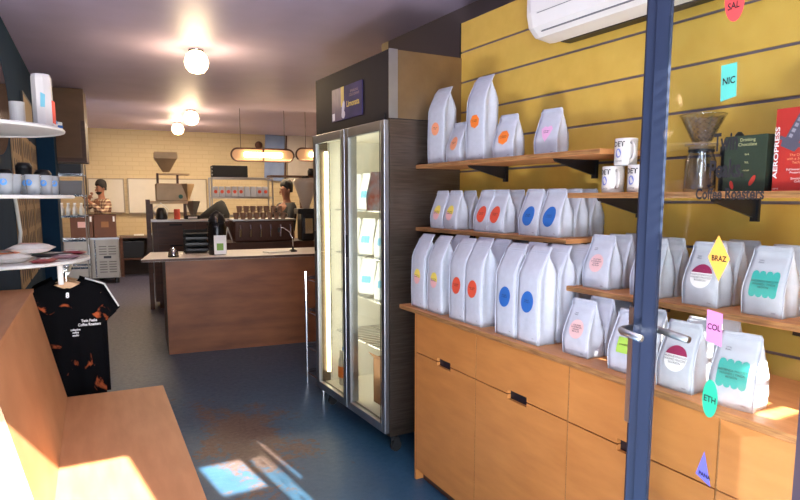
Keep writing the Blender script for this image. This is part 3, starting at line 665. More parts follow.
# ------------------------------------------------------------ bench with raised ledge
BA = math.radians(-2.75)
bt = thing('bench', 'plywood bench with reclined back and high ledge along the left wall', 'bench', (-.072, 2.08, 0), BA)
LB = 1.57
MB().bb(-.02, .478, 0, LB, .43, .45).build('seat', benchm, bt, bevel=.0015)
MB().bb(.44, .46, 0.02, LB-.02, 0, .43).build('front_panel', benchm, bt)
MB().prism([(.0,.45),(-.125,1.022),(-.145,1.022),(-.02,.45)], 1, 0, LB).build('backrest', benchm, bt)
MB().bb(-.33, -.118, 0, LB, 1.022, 1.04).build('ledge', benchm, bt, bevel=.0015)
MB().prism([(-.02,.45),(-.142,1.022),(-.32,1.022),(-.32,0),(.44,0),(.44,.43),(-.02,.43)], 1, .0, .018).build('end_panel', benchm, bt)
MB().prism([(-.02,.45),(-.142,1.022),(-.32,1.022),(-.32,0),(.44,0),(.44,.43),(-.02,.43)], 1, LB-.018, LB).build('end_panel', benchm, bt)
# ------------------------------------------------------------ half round shelves on the left wall
def half_disc(lab, z, R, yc):
    t = thing('half_round_shelf', lab, 'shelf', (a(yc), yc, z), -math.radians(2.83), 'white half-round shelves on the blue wall')
    pts = [(R*math.cos(q), R*math.sin(q)) for q in [-pi/2+pi*k/32 for k in range(33)]]
    MB().prism([(p[0], p[1]) for p in pts], 2, -.012, 0).build('board', white, t, bevel=.002)
    MB().tube([(p[0]*.995, p[1]*.995, -.010) for p in pts], .008, 8).build('rim', white, t, smooth=True)
    return t
half_disc('lower white half-round shelf holding loose bags above the t-shirts', 1.17, .485, 4.0)
half_disc('middle white half-round shelf with the drinking glasses', 1.515, .43, 3.85)
half_disc('top white half-round shelf with the white carton', 1.84, .41, 3.62)
t = thing('shelf_upright', 'curved white tube upright carrying the half-round shelves', 'post', (a(3.62)+.02, 3.60, 0))
MB().tube([(.0,0,1.04),(.02,0,1.15),(-.0,0,1.4),(.0,0,1.83)], .012, 8).build('tube', white, t, smooth=True)
t = thing('shelf_upright', 'white tube upright at the far side of the half-round shelves', 'post', (a(4.4)+.11, 4.25, 0))
MB().tube([(.0,0,1.172),(.015,0,1.3),(-.0,0,1.5)], .010, 8).build('tube', white, t, smooth=True)
# glasses
gl = bpy.data.objects.new('drinking_glass', None); C.objects.link(gl); gl['category'] = 'glass'
gclear = mat('tumbler glass', (214,220,226), .15); gclear.node_tree.nodes['Principled BSDF'].inputs['Alpha'].default_value = .42
MB().lathe([(.001,.001),(.030,.001),(.036,.1),(.034,.1),(.029,.01),(.001,.01)], seg=20, cap=False).build('body', gclear, gl, smooth=True)
b = MB(); b.poly([(.0345*math.sin(p[0]/.034)*-1, -.0355*math.cos(p[0]/.034), p[1]) for p in ell(0,.06,.016,.016,n=16)]); b.build('blue_dot', mat('blue dot', (70,140,214), .5), gl)
gi = 0
for r_, yy in enumerate((3.52, 3.62, 3.72, 3.82)):
    for k in range(5):
        x = a(3.8)+.055+k*.082+(.03 if r_ % 2 else 0)
        if (x-a(3.85))**2+(yy-3.85)**2 > .38**2: continue
        o = gl if gi == 0 else copy_tree(gl); gi += 1; o.location = (x, yy, 1.5155); o.rotation_euler = (0,0,random.uniform(-.6,.6))
        tag(o, 'clear blue-dotted tumbler, %s from the wall in the %s tumbler row' % (('first','second','third','fourth','fifth')[k], ('nearest','second','third','rearmost')[r_]), None, 'tumblers on the middle half-round shelf')
for i, (x, yy) in enumerate(((a(4)+.10, 3.98), (a(4)+.19, 4.05), (a(4)+.28, 4.00))):
    t = thing('travel_cup', ('left','tallest middle','right')[i]+' black travel cup behind the tumblers', 'cup', (x, yy, 1.5155), 0, 'black travel cups behind the tumblers')
    h_ = (.12,.16,.12)[i]; MB().lathe([(.03,0),(.04,h_-.02),(.04,h_-.01)], seg=18).build('body', blkm, t, smooth=True); MB().lathe([(.042,h_-.01),(.042,h_),(.03,h_+.018),(.001,h_+.02)], seg=18, cap=False).build('lid', blk, t, smooth=True)
# white carton + roll + blue items on the top disc
t = thing('white_carton', 'tall white eight-sided carton with blue mark on the top half-round shelf', 'carton', (a(3.6)+.325, 3.60, 1.8405), .2)
MB().lathe([(.046,0),(.046,.245),(.041,.26),(.001,.25)], seg=8, cap=False).build('carton', mat('white card', (214,208,206), .5), t)
MB().poly([(-.02,-.0465,.1),(.0,-.0465,.1),(.004,-.0465,.16),(-.016,-.0465,.17)]).build('mark', mat('aqua mark', (110,180,200), .5), t)
MB().prism([(.03,.03),(.048,.02),(.048,.13),(.03,.14)], 1, -.03, -.028).build('red_mark', red, t)
t = thing('paper_roll', 'white roll behind the carton on the top half-round shelf', 'roll', (a(3.6)+.21, 3.74, 1.8405)); MB().lathe([(.035,0),(.035,.14),(.012,.142)], seg=20).build('roll', white, t, smooth=False)
for i in range(4):
    t = thing('small_pack', ('left','second','third','right')[i]+' small blue and white pack on the rim of the top half-round shelf', 'pack', (a(3.6)+.37+.018*(i%2), 3.64+.045*i, 1.8405), i*.7, 'small packs on the top shelf'); MB().bb(-.014,.014,-.014,.014,0,.045).build('pack', white if i % 2 else mat('sky pack', (100,170,220), .5), t, bevel=.003)
    MB().bb(-.0145,.0145,-.0145,.0145,.015,.028).build('band', blue if i % 2 else lwhite, t)
# loose bags lying on the lower disc
packs = [(.12,3.72,0,.5,(.20,.13),'white packet with an orange print','white packet',(222,214,208)), (.22,3.74,.045,-.3,(.2,.13),'white packet on top of the pile','white packet2',(232,226,222)), (.10,3.92,.0,.2,(.2,.14),'pale packet at the wall side','pale',(206,196,196)),
         (.30,4.02,0,.9,(.2,.12),'dark navy packet','navy',(34,36,56)), (.40,4.12,0,-.2,(.14,.10),'crimson packet','crimson',(150,44,60)), (.28,3.66,0,1.3,(.16,.1),'red-edged packet','rededge',(172,60,66)), (.2,4.15,0,.4,(.18,.12),'green packet','greenp',(70,110,96)), (.37,3.86,0,.1,(.13,.1),'mauve packet near the rim','mauvep',(170,130,140))]
for i, (dx, yy, dz, rz_, (w_, h_), nm, mn, col) in enumerate(packs):
    t = thing('flat_packet', nm+' lying on the lower half-round shelf', 'packet', (a(yy)+dx, yy, 1.1705+dz), rz_, 'loose packets on the lower half-round shelf')
    b = MB(); n = 8
    rnd = random.Random(i); th = .05 if i < 3 else .02
    for zz_ in (0, 1):
        for iy in range(n+1):
            for ix in range(n+1):
                u, v = ix/n*2-1, iy/n*2-1; k = (1-u**4)*(1-v**4)
                b.v.append(Vector((u*w_/2, v*h_/2, (th*.5+th*.5*k*(1 if zz_ else -1)+ (rnd.uniform(0,.003) if zz_ else 0)))))
    N1 = (n+1)**2
    for zz_ in (0, 1):
        for iy in range(n):
            for ix in range(n): q = zz_*N1+iy*(n+1)+ix; b.f.append((q, q+1, q+n+2, q+n+1))
    b.build('packet', mat(mn, col, .45, var=.05, scale=20), t, smooth=True)
    MB().bb(-w_*.25, w_*.2, -h_*.3, h_*.15, th+.0018, th+.0026).build('label', (orange if i == 0 else lpink if i < 3 else lwhite), t)
# rail and t-shirts
RX = .05
t = thing('hanging_rail', 'white rail under the lower half-round shelf for the t-shirts', 'rail', (RX, 3.88, 0), -.05)
MB().bb(-.05,-.022,-.07,-.055,1.03,1.155).build('bracket', white, t, bevel=.006); MB().tube([(0,-.05,1.09),(0,.5,1.09)], .008, 8).build('bar', white, t); MB().bb(-.012,.012,.42,.44,1.08,1.155).build('bracket', white, t)
woodh = mat('pale hanger wood', (206,158,112), .45, var=.04)
def hanger(y, lab, rz=0):
    t = thing('coat_hanger', lab, 'hanger', (RX-.012, y, 1.09), rz, 'wooden hangers on the rail'); t.scale = (.82,1,1)
    b = MB(); arc = [(-.21,-.125),(-.18,-.108),(-.05,-.062),(0,-.052),(.05,-.062),(.18,-.108),(.21,-.125)]
    poly = arc+[(.205,-.150),(.05,-.098),(0,-.09),(-.05,-.098),(-.205,-.150)]
    b.prism(poly, 1, -.007, .007).build('shoulders', woodh, t, bevel=.003)
    MB().tube([(0,0,-.055),(0,0,-.02)]+[(.0+.016*math.sin(q), 0, .0-.004-.014*math.cos(q)) for q in [pi*k/8*1.5 for k in range(1,9)]], .002, 6).build('hook', chrome, t)
    return t
def shirt(y, lab, m, rz=0, sleeve=1.0, dy=0):
    t = thing('tshirt', lab, 't-shirt', (RX-.012, y, .045), rz, 't-shirts on the hanging rail'); t.scale = (.80,1,1)
    outl = [(0,.975),(.055,.985),(.085,1.0),(.21,.955),(.31,.80),(.255,.75),(.215,.79),(.212,.5),(.22,.30),(0,.295)]
    pts = outl+[(-x, z) for x, z in outl[::-1][1:-1]]
    # grid garment: front and back sheets with folds
    b = MB(); NX, NZ_ = 28, 26
    def width(z):
        if z > .955: return .085+(1.0-z)/.045*.125
        if z > .80: return .21+(.955-z)/.155*.10
        if z > .75: return .31-(.80-z)/.05*.075
        return .215
    zs_ = [.30+(.998-.30)*(i/NZ_)**.9 for i in range(NZ_+1)]
    for s_ in (-1, 1):
        for z_ in zs_:
            w_ = width(z_)
            for i in range(NX+1):
                u = i/NX*2-1; x = u*w_; thick = (.024*(1-abs(u)**3)*(1 if z_ < .93 else max(.3,(1.0-z_)/.07)))
                fold = .010*math.sin(x*42+z_*2)*min(1, (.95-z_)*2.2 if z_ < .95 else 0)
                zz_ = z_
                if z_ > .95 and abs(x) < .085: zz_ = min(z_, .95+.03*(abs(x)/.085)**1.6) if s_ < 0 else min(z_, .975)
                b.v.append(Vector((x, s_*thick+fold, zz_)))
    N1 = (NX+1)*(NZ_+1)
    for s_ in (0, 1):
        for iz in range(NZ_):
            for i in range(NX): q = s_*N1+iz*(NX+1)+i; b.f.append((q, q+1, q+NX+2, q+NX+1))
    for iz in range(NZ_):
        for i in (0, NX): q = iz*(NX+1)+i; b.f.append((q, q+NX+1, q+NX+1+N1, q+N1))
    b.build('fabric', m, t, smooth=True); return t
def tiedye():
    m = mat('tie dye black', (16,16,20), .9, spec=.1); nt = m.node_tree; r = [n for n in nt.nodes if n.type == 'VALTORGB'][0]; n = [n for n in nt.nodes if n.type == 'TEX_NOISE'][0]
    n.inputs['Scale'].default_value = 7; n.inputs['Detail'].default_value = 5; n.inputs['Distortion'].default_value = 1.2
    r.color_ramp.elements[0].position = .61; r.color_ramp.elements[1].position = .68; r.color_ramp.elements[0].color = lin((9,9,12)); r.color_ramp.elements[1].color = lin((178,88,50)); return m
td = tiedye(); blackt = mat('black cotton', (12,12,15), .9, var=.15, spec=.1)
h1 = hanger(3.91, 'front wooden hanger holding the tie-dye t-shirt', 0)
s1 = shirt(3.91, 'front black t-shirt with orange tie-dye blotches and white print', td)
fz = lambda ox, oz: (lambda x, z: Vector((x+ox, -.036, z+oz)))
textmesh('Twin Peaks\nCoffee Roasters', .022, fz(.125, .76), 'print', white_ink, s1, bold=.0005); textmesh('collective\ncoffee\nstudio', .016, fz(.035, .715), 'print', white_ink, s1, bold=.0005); textmesh('8', .04, fz(-.0, .905), 'neck_mark', white_ink, s1, bold=.002)
h2 = hanger(4.03, 'second wooden hanger behind the tie-dye t-shirt', .06); s2 = shirt(4.03, 'second black t-shirt with a white stripe down its sleeve edge', blackt, .08)
s2.location.x += .03; h2.location.x += .0
MB().tube([(.085,-.0,.99),(.21,-.004,.95),(.30,-.004,.81)], .006, 6).build('white_piping', white, s2)
h3 = hanger(4.14, 'rear wooden hanger on the rail', -.08); s3 = shirt(4.14, 'rearmost black tie-dye t-shirt on the rail', td, -.05)
# round mirror, framed print, patterned hangings on the left wall
WA = -math.radians(2.83)
t = thing('round_mirror', 'large round mirror on the blue wall above the half-round shelves', 'mirror', (a(4.6)+.004, 4.55, 2.12), WA)
b = MB(); b.prism(ell(0, 0, .80, .36, 0, 48), 0, 0, .012).build('glass', mat('mirror silver', (212,200,206), .06, 1), t); 
b = MB(); b.tube([(.008, p[0], p[1]) for p in ell(0,0,.80,.36,0,49)], .006, 6).build('frame', bluew, t)
for i, (y, zc, hh, ww) in enumerate(((6.9, 2.28, .30, .9),)):
    t = thing('framed_print', 'small dark framed print high on the blue wall', 'picture', (a(y)+.004, y, zc), WA); MB().bb(0,.02,-ww/2,ww/2,-hh/2,hh/2).build('frame', blk, t); MB().bb(.02,.022,-ww/2+.03,ww/2-.03,-hh/2+.03,hh/2-.03).build('print', mat('tan print', (170,146,110), .6), t)
tan = mat('tan patterned cloth', (176,150,116), .8, scale=9, col2=(150,126,98))
for i, y in enumerate((5.75, 6.55, 7.35)):
    t = thing('patterned_panel', ('nearest','middle','farthest')[i]+' tan printed panel with dark ovals on the blue wall', 'panel', (a(y)+.003, y, 1.42), WA, 'patterned panels on the blue wall')
    MB().bb(0,.01,-.33,.33,-.62,.62).build('sheet', tan, t)
    b = MB()
    for r_ in range(6):
        for k in range(4): b.prism(ell(-.24+.16*k, -.5+.2*r_, .045, .08, 0, 14), 0, .0102, .0115)
    b.build('oval_pattern', mat('dark oval print', (84,72,66), .8), t)
t = thing('blue_column', 'deep blue boxed column on the left wall', 'column', (a(8.3), 8.3, 0), WA); MB().bb(0,.17,-.3,.3,0,2.72).build('casing', bluew, t)
# ------------------------------------------------------------ rear room
def rl(px, py, d):
    p = onpl(px, py, EY, d); return p.dot(EX), p.z
def rthing(name, lab, cat, e, d, z=0, grp=None, rz=0): return thing(name, lab, cat, L(e, d, z), -A6+rz, grp)
# island
t = rthing('service_island', 'plywood service island with white overhanging top', 'counter', 0, 6.24)
MB().bb(.24, 2.6, 0, .02, 0, .905).build('front_panel', islm, t); MB().bb(.24, .26, .02, .78, 0, .905).build('side_panel', darkwood, t)
MB().prism([(.03,-.02),(2.62,-.02),(2.62,.80),(.13,.80)], 2, .905, .93).build('top', mat('island top', (244,234,228), .4, var=.02), t)
MB().bb(.26, 2.6, .70, .72, 0, .905).build('rear_panel', darkwood, t)
MB().prism([(.03,-.0215),(2.62,-.0215),(2.62,-.0205),(.03,-.0205)], 2, .906, .929).build('top_edge', darkwood, t)
# bell
t = rthing('counter_bell', 'small chrome dome at the left end of the island top', 'bell', .325, 6.40, .93)
MB().lathe([(.05,0),(.052,.012),(.05,.016)], seg=20).build('base', blk, t); MB().lathe([(.048,.016),(.046,.045),(.03,.07),(.01,.08),(.001,.08)], seg=20, cap=False).build('dome', chrome, t, smooth=True); MB().lathe([(.008,.08),(.008,.092)], seg=10).build('button', chrome, t)
# airpot
t = rthing('airpot', 'tall black pump airpot with white and green label on the island', 'flask', .755, 6.50, .93)
MB().lathe([(.085,0),(.09,.02),(.09,.28),(.08,.32),(.06,.345)], seg=24).build('body', mat('airpot black', (18,18,22), .25), t, smooth=True)
MB().lathe([(.08,.33),(.085,.345),(.07,.385),(.045,.41),(.03,.43),(.001,.43)], seg=20, cap=False).build('pump_lid', blk, t, smooth=True)
MB().tube([(-.02,-.08,.38),(-.02,-.15,.37),(-.02,-.16,.33)], .012, 8).build('spout', chrome, t)
MB().tube([(-.07,0,.34),(-.06,0,.40),(0,0,.44),(.06,0,.40),(.07,0,.34)], .008, 8).build('handle', blk, t, smooth=True)
MB().bb(-.045,.075,-.105,-.092,.01,.2).build('label', lwhite, t); MB().bb(-.02,.045,-.1062,-.1052,.05,.12).build('green_mark', mat('green mark', (120,160,60), .5), t)
# black crate stack
t = rthing('crate_stack', 'black slatted tray rack on the island left of the airpot', 'rack', .585, 6.80, .93)
b = MB(); [b.bb(-.13,.11,-.1,.1,.02+k*.06,.028+k*.06) for k in range(4)]; [b.bb(x,x+.012,y,y+.012,0,.25) for x in (-.13,.10) for y in (-.1,.09)]; b.bb(-.12,.10,.08,.09,.0,.24); b.build('tray_frame', blkm, t)
[MB().bb(-.115,.095,-.09,.08,.029+k*.06,.05+k*.06).build('tray', blk, t) for k in range(3)]
# tablet pad and gooseneck
t = rthing('paper_pad', 'thin white pad lying on the island under the gooseneck', 'pad', 1.36, 6.52, .93, rz=.3); MB().bb(-.13,.13,-.07,.07,0,.014).build('pad', white, t, bevel=.002)
t = rthing('gooseneck_mic', 'black gooseneck lamp standing on the island by the fridge', 'lamp', 1.54, 6.55, .93)
MB().lathe([(.045,0),(.045,.012),(.01,.03),(.008,.05)], seg=18).build('base', blk, t); MB().tube([(0,0,.03),(0,0,.13),(-.03,0,.21),(-.10,0,.26),(-.14,0,.25)], .005, 8).build('neck', chrome, t, smooth=True); MB().lathe([(.012,0),(.014,.04),(.008,.05)], (-.145,0,.21), 12).build('head', blk, t)
t = rthing('card_stand', 'white folded menu card at the left of the espresso machine', 'card', 1.09, 8.25, .93); MB().prism([(-.05,0),(.0,.20),(.06,0),(.055,0),(.0,.18),(-.043,0)], 1, -.05, .05).build('card', white, t)
# hutch behind
t = rthing('back_counter', 'tall dark wooden back counter with white top behind the island', 'counter', .21, 8.95)
MB().bb(0,1.0,0,.6,.1,1.18).build('carcass', darkwood, t); MB().bb(-.02,1.05,-.03,.62,1.18,1.21).build('top', wtop, t)
for z0_, z1_ in ((.15,.60),(.63,.88),(.91,1.16)):
    for xx in (.06,.54): dw = MB().bb(xx,xx+.46,-.018,0,z0_,z1_).build('drawer', darkwood, t); MB().bb(xx+.15,xx+.31,-.02,-.018,z1_-.03,z1_-.012).build('handle', blkm, dw)
for xx in (.05,.9): MB().bb(xx,xx+.06,.05,.11,0,.1).build('foot', darkwood, t)
tp = rthing('wooden_post', 'dark wooden post at the left end of the back counter', 'post', .17, 8.95); MB().bb(-.035,.02,-.02,.04,0,1.48).build('post', darkwood, tp)
# weigh and fill machine over the hutch
t = rthing('filling_machine', 'tan weighing and filling machine with hopper on a wooden stand', 'machine', .43, 9.3)
tanm = mat('tan metal', (176,146,108), .45, .2, var=.04)
MB().bb(-.24,.26,-.1,.3,1.42,1.46).build('stand_top', tanm, t)
for x in (-.22,.22): MB().bb(x-.02,x+.02,-.08,-.04,1.212,1.42).build('stand_leg', darkwood, t)
MB().bb(-.15,.25,-.05,.25,1.46,1.70).build('weigh_box', tanm, t, bevel=.01); MB().prism([(p[0]+.17, p[1]+1.52) for p in ell(0,0,.03,.03,0,14)], 1, -.062, -.052).build('dial', mat('dial green', (60,110,90), .5), t)
MB().bb(-.1,.3,-.05,.22,1.82,1.84).build('tray', tanm, t)
for x in (-.12,.14): MB().bb(x-.015,x+.015,-.02,.02,1.70,1.84).build('support', darkwood, t)
b = MB(); b.lathe([(.06,1.86),(.20,2.04),(.21,2.04),(.21,2.13),(.195,2.13),(.195,2.05),(.05,1.86)], (0,.1,0), 4, cap=False)
ob = b.build('hopper', tanm, t); ob.rotation_euler = (0,0,pi/4); ob.location = (.07,.03,0)
for x, z1_, m_ in ((.26,1.70,tanm),(.33,1.46,steel)):
    MB().lathe([(.015,z1_-.26),(.10,z1_-.02),(.10,z1_)], (x,-.02,0), 4, cap=True).build('chute', m_, t)
b = MB(); b.poly([(p[0]+.3,-.16,p[1]) for p in ell(.0,1.60,.03,.03,0,12)]); 
# stuff on the hutch
t = rthing('black_kettle', 'black kettle with steel handle under the filling machine', 'kettle', .33, 9.05, 1.21); MB().lathe([(.07,0),(.08,.02),(.06,.13),(.04,.16)], seg=16).build('body', blk, t, smooth=True); MB().tube([(-.07,0,.05),(-.1,0,.14),(0,0,.22),(.09,0,.14),(.07,0,.05)], .008, 6).build('handle', cream, t, smooth=True)
t = rthing('red_tin', 'small red tin beside the kettle under the filling machine', 'tin', .53, 9.05, 1.21); MB().lathe([(.04,0),(.04,.13),(.036,.14)], seg=14).build('tin', red, t)
t = rthing('scale', 'flat black electronic scale on the back counter', 'scale', .73, 9.1, 1.21); MB().bb(-.1,.1,-.08,.08,0,.05).build('body', blkm, t, bevel=.005); MB().bb(-.06,.06,-.082,-.08,.01,.035).build('display', lwhite, t)
t = rthing('black_jacket', 'dark cloth heap slumped on the back counter', 'cloth', 1.03, 9.22, 1.21); b = MB(); b.lathe([(.22,0),(.20,.06),(.13,.15),(.06,.23),(.01,.26)], seg=16, sq=.6)
for v in b.v: v.x += v.z*.45
b.build('cloth', blkm, t, smooth=True)
# espresso bar
t = rthing('espresso_machine', 'long brown espresso machine with steel group handles behind the island', 'espresso machine', 1.17, 8.2)
MB().bb(.0,.78,0,.5,.93,1.205).build('body', copper, t, bevel=.02); MB().bb(-.02,.80,-.02,.5,1.205,1.225).build('cup_tray', steel, t)
for k in range(6): g_ = MB().tube([(.07+.13*k,-.03,1.15),(.07+.13*k,-.06,1.10),(.06+.13*k,-.07,1.0)], .013, 8).build('group_handle', chrome, t)
t = rthing('espresso_counter', 'dark wooden counter under the espresso machine', 'counter', 1.12, 8.15); MB().bb(-.11,1.7,-.03,.65,.0,.93).build('body', darkwood, t)
t0 = None; cm = mat('clay cup', (150,116,92), .5, var=.1)
for r_ in range(2):
    for k in range(8 if r_ == 0 else 7):
        if t0 is None:
            t0 = bpy.data.objects.new('cup', None); C.objects.link(t0); t0['category'] = 'cup'; MB().lathe([(.028,0),(.04,.085),(.037,.085),(.026,.006),(.001,.006)], seg=14, cap=False).build('body', cm, t0, smooth=True); MB().tube([(.036,-.0,.07),(.058,-.01,.06),(.052,-.01,.03),(.032,0,.02)], .004, 5).build('handle', cm, t0); o = t0
        else: o = copy_tree(t0)
        o.location = L(1.21+.088*k+.044*r_, 8.3, 1.225+.087*r_); tag(o, 'brown clay cup, %s from left in the %s layer on the espresso machine' % (('first','second','third','fourth','fifth','sixth','seventh','eighth')[k], ('lower','upper')[r_]), None, 'clay cups stacked on the espresso machine')
# grinder
t = rthing('coffee_grinder', 'black grinder with large clear cone hopper beside the espresso machine', 'grinder', 2.13, 8.25, .93)
MB().bb(-.09,.09,-.1,.15,0,.40).build('body', blk, t, bevel=.02); MB().lathe([(.04,.42),(.06,.48),(.16,.76),(.165,.80),(.14,.83),(.001,.83)], seg=24, cap=False).build('hopper', mat('milky hopper', (206,190,172), .3), t, smooth=True); MB().bb(-.14,.14,-.13,.12,.36,.43).build('collar', blk, t, bevel=.01); MB().lathe([(.05,.83),(.05,.86),(.001,.86)], seg=14, cap=False).build('lid', blk, t)
MB().bb(-.05,.05,-.14,-.1,.1,.3).build('spout', chrome, t)
t = rthing('steel_stand', 'pale steel bracket stand at the right end of the espresso counter', 'stand', 2.38, 8.0, .93); MB().tube([(-.16,0,.40),(.12,0,.36),(.12,0,.02),(-.1,0,.0),(-.12,0,.2),(.12,0,.22)], .022, 8).build('frame', mat('pale steel', (168,156,146), .4, .5), t, smooth=True)
# metro shelf with white bags + black box
t = rthing('wire_shelving', 'wire shelving unit against the back wall holding orange-dotted bags', 'shelving', 1.24, 11.2)
for x, y in ((0,0),(1.05,0),(0,.4),(1.05,.4)): MB().tube([(x,y,0),(x,y,1.858)], .014, 8).build('post', steel, t)
for z_ in (.6,1.2,1.52,1.86):
    b = MB(); b.bb(0,1.05,0,.02,z_-.03,z_); b.bb(0,1.05,.38,.4,z_-.03,z_); [b.bb(1.05*k/14-.003,1.05*k/14+.003,0,.4,z_-.006,z_) for k in range(15)]; b.build('wire_shelf', steel, t)
for k in range(9):
    t = rthing('retail_bag', 'white bag with orange dot, %s from the left on the wire shelving' % ('first','second','third','fourth','fifth','sixth','seventh','eighth','ninth')[k], 'bag', 1.31+.108*k, 11.32, 1.52, 'orange-dotted bags on the wire shelving')
    MB().box((0,0,.09),(.095,.12,.18),taper=.85).build('pouch', bagw, t, bevel=.006)
    if k not in (5,6): MB().prism(ell(0,.09,.03,.03,0,14), 1, -.0625, -.056).build('dot', red, t)
t = rthing('black_case', 'long black case lying on top of the wire shelving', 'case', 1.56, 11.35, 1.86); MB().bb(-.3,.3,-.15,.15,0,.2).build('case', blkm, t, bevel=.01); [MB().tube([(-.302,-.15+.0,.04+.06*k),(-.31,-.16,.04+.06*k)], .012, 6).build('latch', steel, t) for k in range(3)]
# black wheel cover / camera dome on wall
x_, z_ = rl(259, 145, 13.3); t = rthing('wall_speaker', 'small round brown speaker high on the back wall', 'speaker', x_, 13.33, z_); ob = MB().lathe([(.001,.06),(.06,.05),(.08,0)], seg=18, cap=False).build('dome', darkwood, t, smooth=True); ob.rotation_euler = (pi/2,0,0)
x_, z_ = rl(275, 158, 13.3); t = rthing('blue_sheet', 'pale blue translucent sheet hanging on the back wall right of the brick', 'sheet', x_, 13.34, z_); MB().box((0,0,0),(.42,.02,.95),(0,.05,0)).build('sheet', mat('pale blue sheet', (140,160,196), .5, scale=4, col2=(120,140,184)), t)
MB().box((.235,-.01,0),(.03,.02,.95),(0,.05,0)).build('edge', darkwood, t)
x_, z_ = rl(297, 150, 13.3); t = rthing('white_tile_panel', 'white tiled panel on the back wall beside the blue sheet', 'panel', x_+.05, 13.36, z_-.2); MB().bb(-.25,.3,-.02,.02,-.5,.62).build('panel', mat('white tile', (206,196,184), .4, var=.02), t)
# wall shelf right rear with bottles
t = rthing('rear_wall_shelf', 'dark wall shelf with small jars at the far right of the rear room', 'shelf', 2.05, 10.2, 0); MB().bb(0,1.6,0,.3,1.84,1.87).build('board', darkwood, t); MB().bb(.55,1.7,0,.3,1.55,1.58).build('board', darkwood, t); MB().bb(.55,.58,0,.3,1.3,1.84).build('upright', darkwood, t)
for k in range(6):
    t = rthing('small_jar', 'pale jar, %s from the left on the rear wall shelf' % ('first','second','third','fourth','fifth','sixth')[k], 'jar', 2.72+.13*k, 10.3, 1.58, 'jars on the rear wall shelf'); MB().lathe([(.045,0),(.045,.12),(.03,.15),(.03,.17)], seg=12).build('jar', white, t, smooth=True)
for k in range(5):
    t = rthing('storage_jar', 'dark lidded jar, %s from the left on the upper rear wall shelf' % ('first','second','third','fourth','fifth')[k], 'jar', 2.75+.15*k, 10.3, 1.87, 'dark jars on the upper rear shelf'); MB().lathe([(.05,0),(.055,.08),(.04,.12)], seg=12).build('jar', blk if k < 3 else cream, t, smooth=True)
# whiteboards
for px0, px1, lab in ((87,125.5,'left whiteboard behind the person in plaid'), (127,208,'long right-hand whiteboard on the back wall')):
    x0_, zt = rl(px0, 178, 13.3); x1_, zb = rl(px1, 213, 13.3); t = rthing('whiteboard', lab, 'whiteboard', x0_, 13.35, 0)
    MB().bb(0,x1_-x0_,-.012,.04,zb,zt).build('surface', mat('whiteboard', (206,196,176), .25, var=.01), t)
    b = MB(); w_ = x1_-x0_; b.bb(0,w_,-.02,0,zt-.02,zt).bb(0,w_,-.03,0,zb,zb+.02).bb(0,.02,-.02,0,zb,zt).bb(w_-.02,w_,-.02,0,zb,zt).build('frame', mat('board frame', (150,136,116), .4, .5), t)
# back bench
t = rthing('rear_bench', 'dark rear workbench with lower shelf below the whiteboards', 'workbench', -.3, 12.93); MB().bb(0,2.6,0,.4,.74,.78).build('top', mat('bench top grey', (120,100,84), .5), t); MB().bb(0,2.6,.02,.4,.32,.35).build('lower_shelf', darkwood, t)
for x in (0,1.2,2.5): MB().bb(x,x+.06,0,.06,0,.74).build('leg', darkwood, t)
MB().bb(0,2.6,.38,.4,.0,.74).build('back_panel', mat('dim panel', (70,58,54), .7), t)
t = rthing('dark_tub', 'dark storage tub on the lower shelf of the rear workbench', 'tub', -.07, 13.12, .35); MB().box((0,0,.16),(.38,.30,.32),taper=1.12).build('tub', blk, t, bevel=.01); MB().bb(-.22,.22,-.175,.175,.3,.33).build('rim', blk, t)
for k in range(3): t = rthing('paper_stack', ('left','middle','right')[k]+' pile of papers on the rear workbench', 'papers', .05+.3*k, 13.1, .78, 'papers on the rear workbench', k*.3); MB().bb(-.09,.09,-.12,.12,0,.02+.01*k).build('sheets', white, t)
# stainless undercounter fridge and boxes
t = rthing('steel_undercounter_fridge', 'stainless undercounter fridge with louvred grille at the rear left', 'fridge', -1.22, 12.0)
stn = mat('matte stainless', (150,140,130), .4, .8, var=.03)
MB().bb(0,.93,.02,.5,.10,.78).build('body', stn, t); MB().bb(-.01,.94,0,.51,.78,.81).build('top', steel, t)
d_ = MB().bb(.03,.50,-.01,.02,.14,.76).build('door', stn, t, bevel=.004); MB().bb(.44,.485,-.02,-.01,.3,.7).build('handle', steel, d_)
MB().bb(.54,.56,.0,.02,.12,.77).build('divider', chrome, t); gp = MB().bb(.58,.91,-.005,.02,.12,.77).build('grille_panel', stn, t)
b = MB(); [b.bb(.61,.73,-.008,-.005,.20+.045*k,.215+.045*k) for k in range(11) if k not in (5,6)]; [b.bb(.76,.88,-.008,-.005,.20+.045*k,.215+.045*k) for k in range(11) if k not in (5,6)]; b.build('louvre', mat('louvre dark', (90,82,76), .5, .4), gp); MB().bb(.68,.80,-.015,-.005,.45,.49).build('control', blk, gp)
for x in (.06,.87): MB().lathe([(.04,0),(.04,.1)], (x,.1,0), 12).build('foot', blk, t)
bc = mat('brown tote', (104,66,48), .6, var=.05)
for k, e in enumerate((-.86, -.495)):
    t = rthing('brown_carton', ('left','right')[k]+' brown carton on the stainless undercounter fridge', 'box', e, 12.25, .81, 'brown cartons on the steel fridge'); MB().bb(-.175,.175,-.2,.2,0,.40).build('carton', bc, t, bevel=.006); MB().bb(-.18,.18,-.205,.205,.37,.40).build('lid', bc, t)
    MB().bb(-.06,.06,-.203,-.2,.18,.28).build('label', lpink if k == 0 else card, t); MB().bb(.13,.16,-.207,-.2,.28,.37).build('clip', lwhite, t)
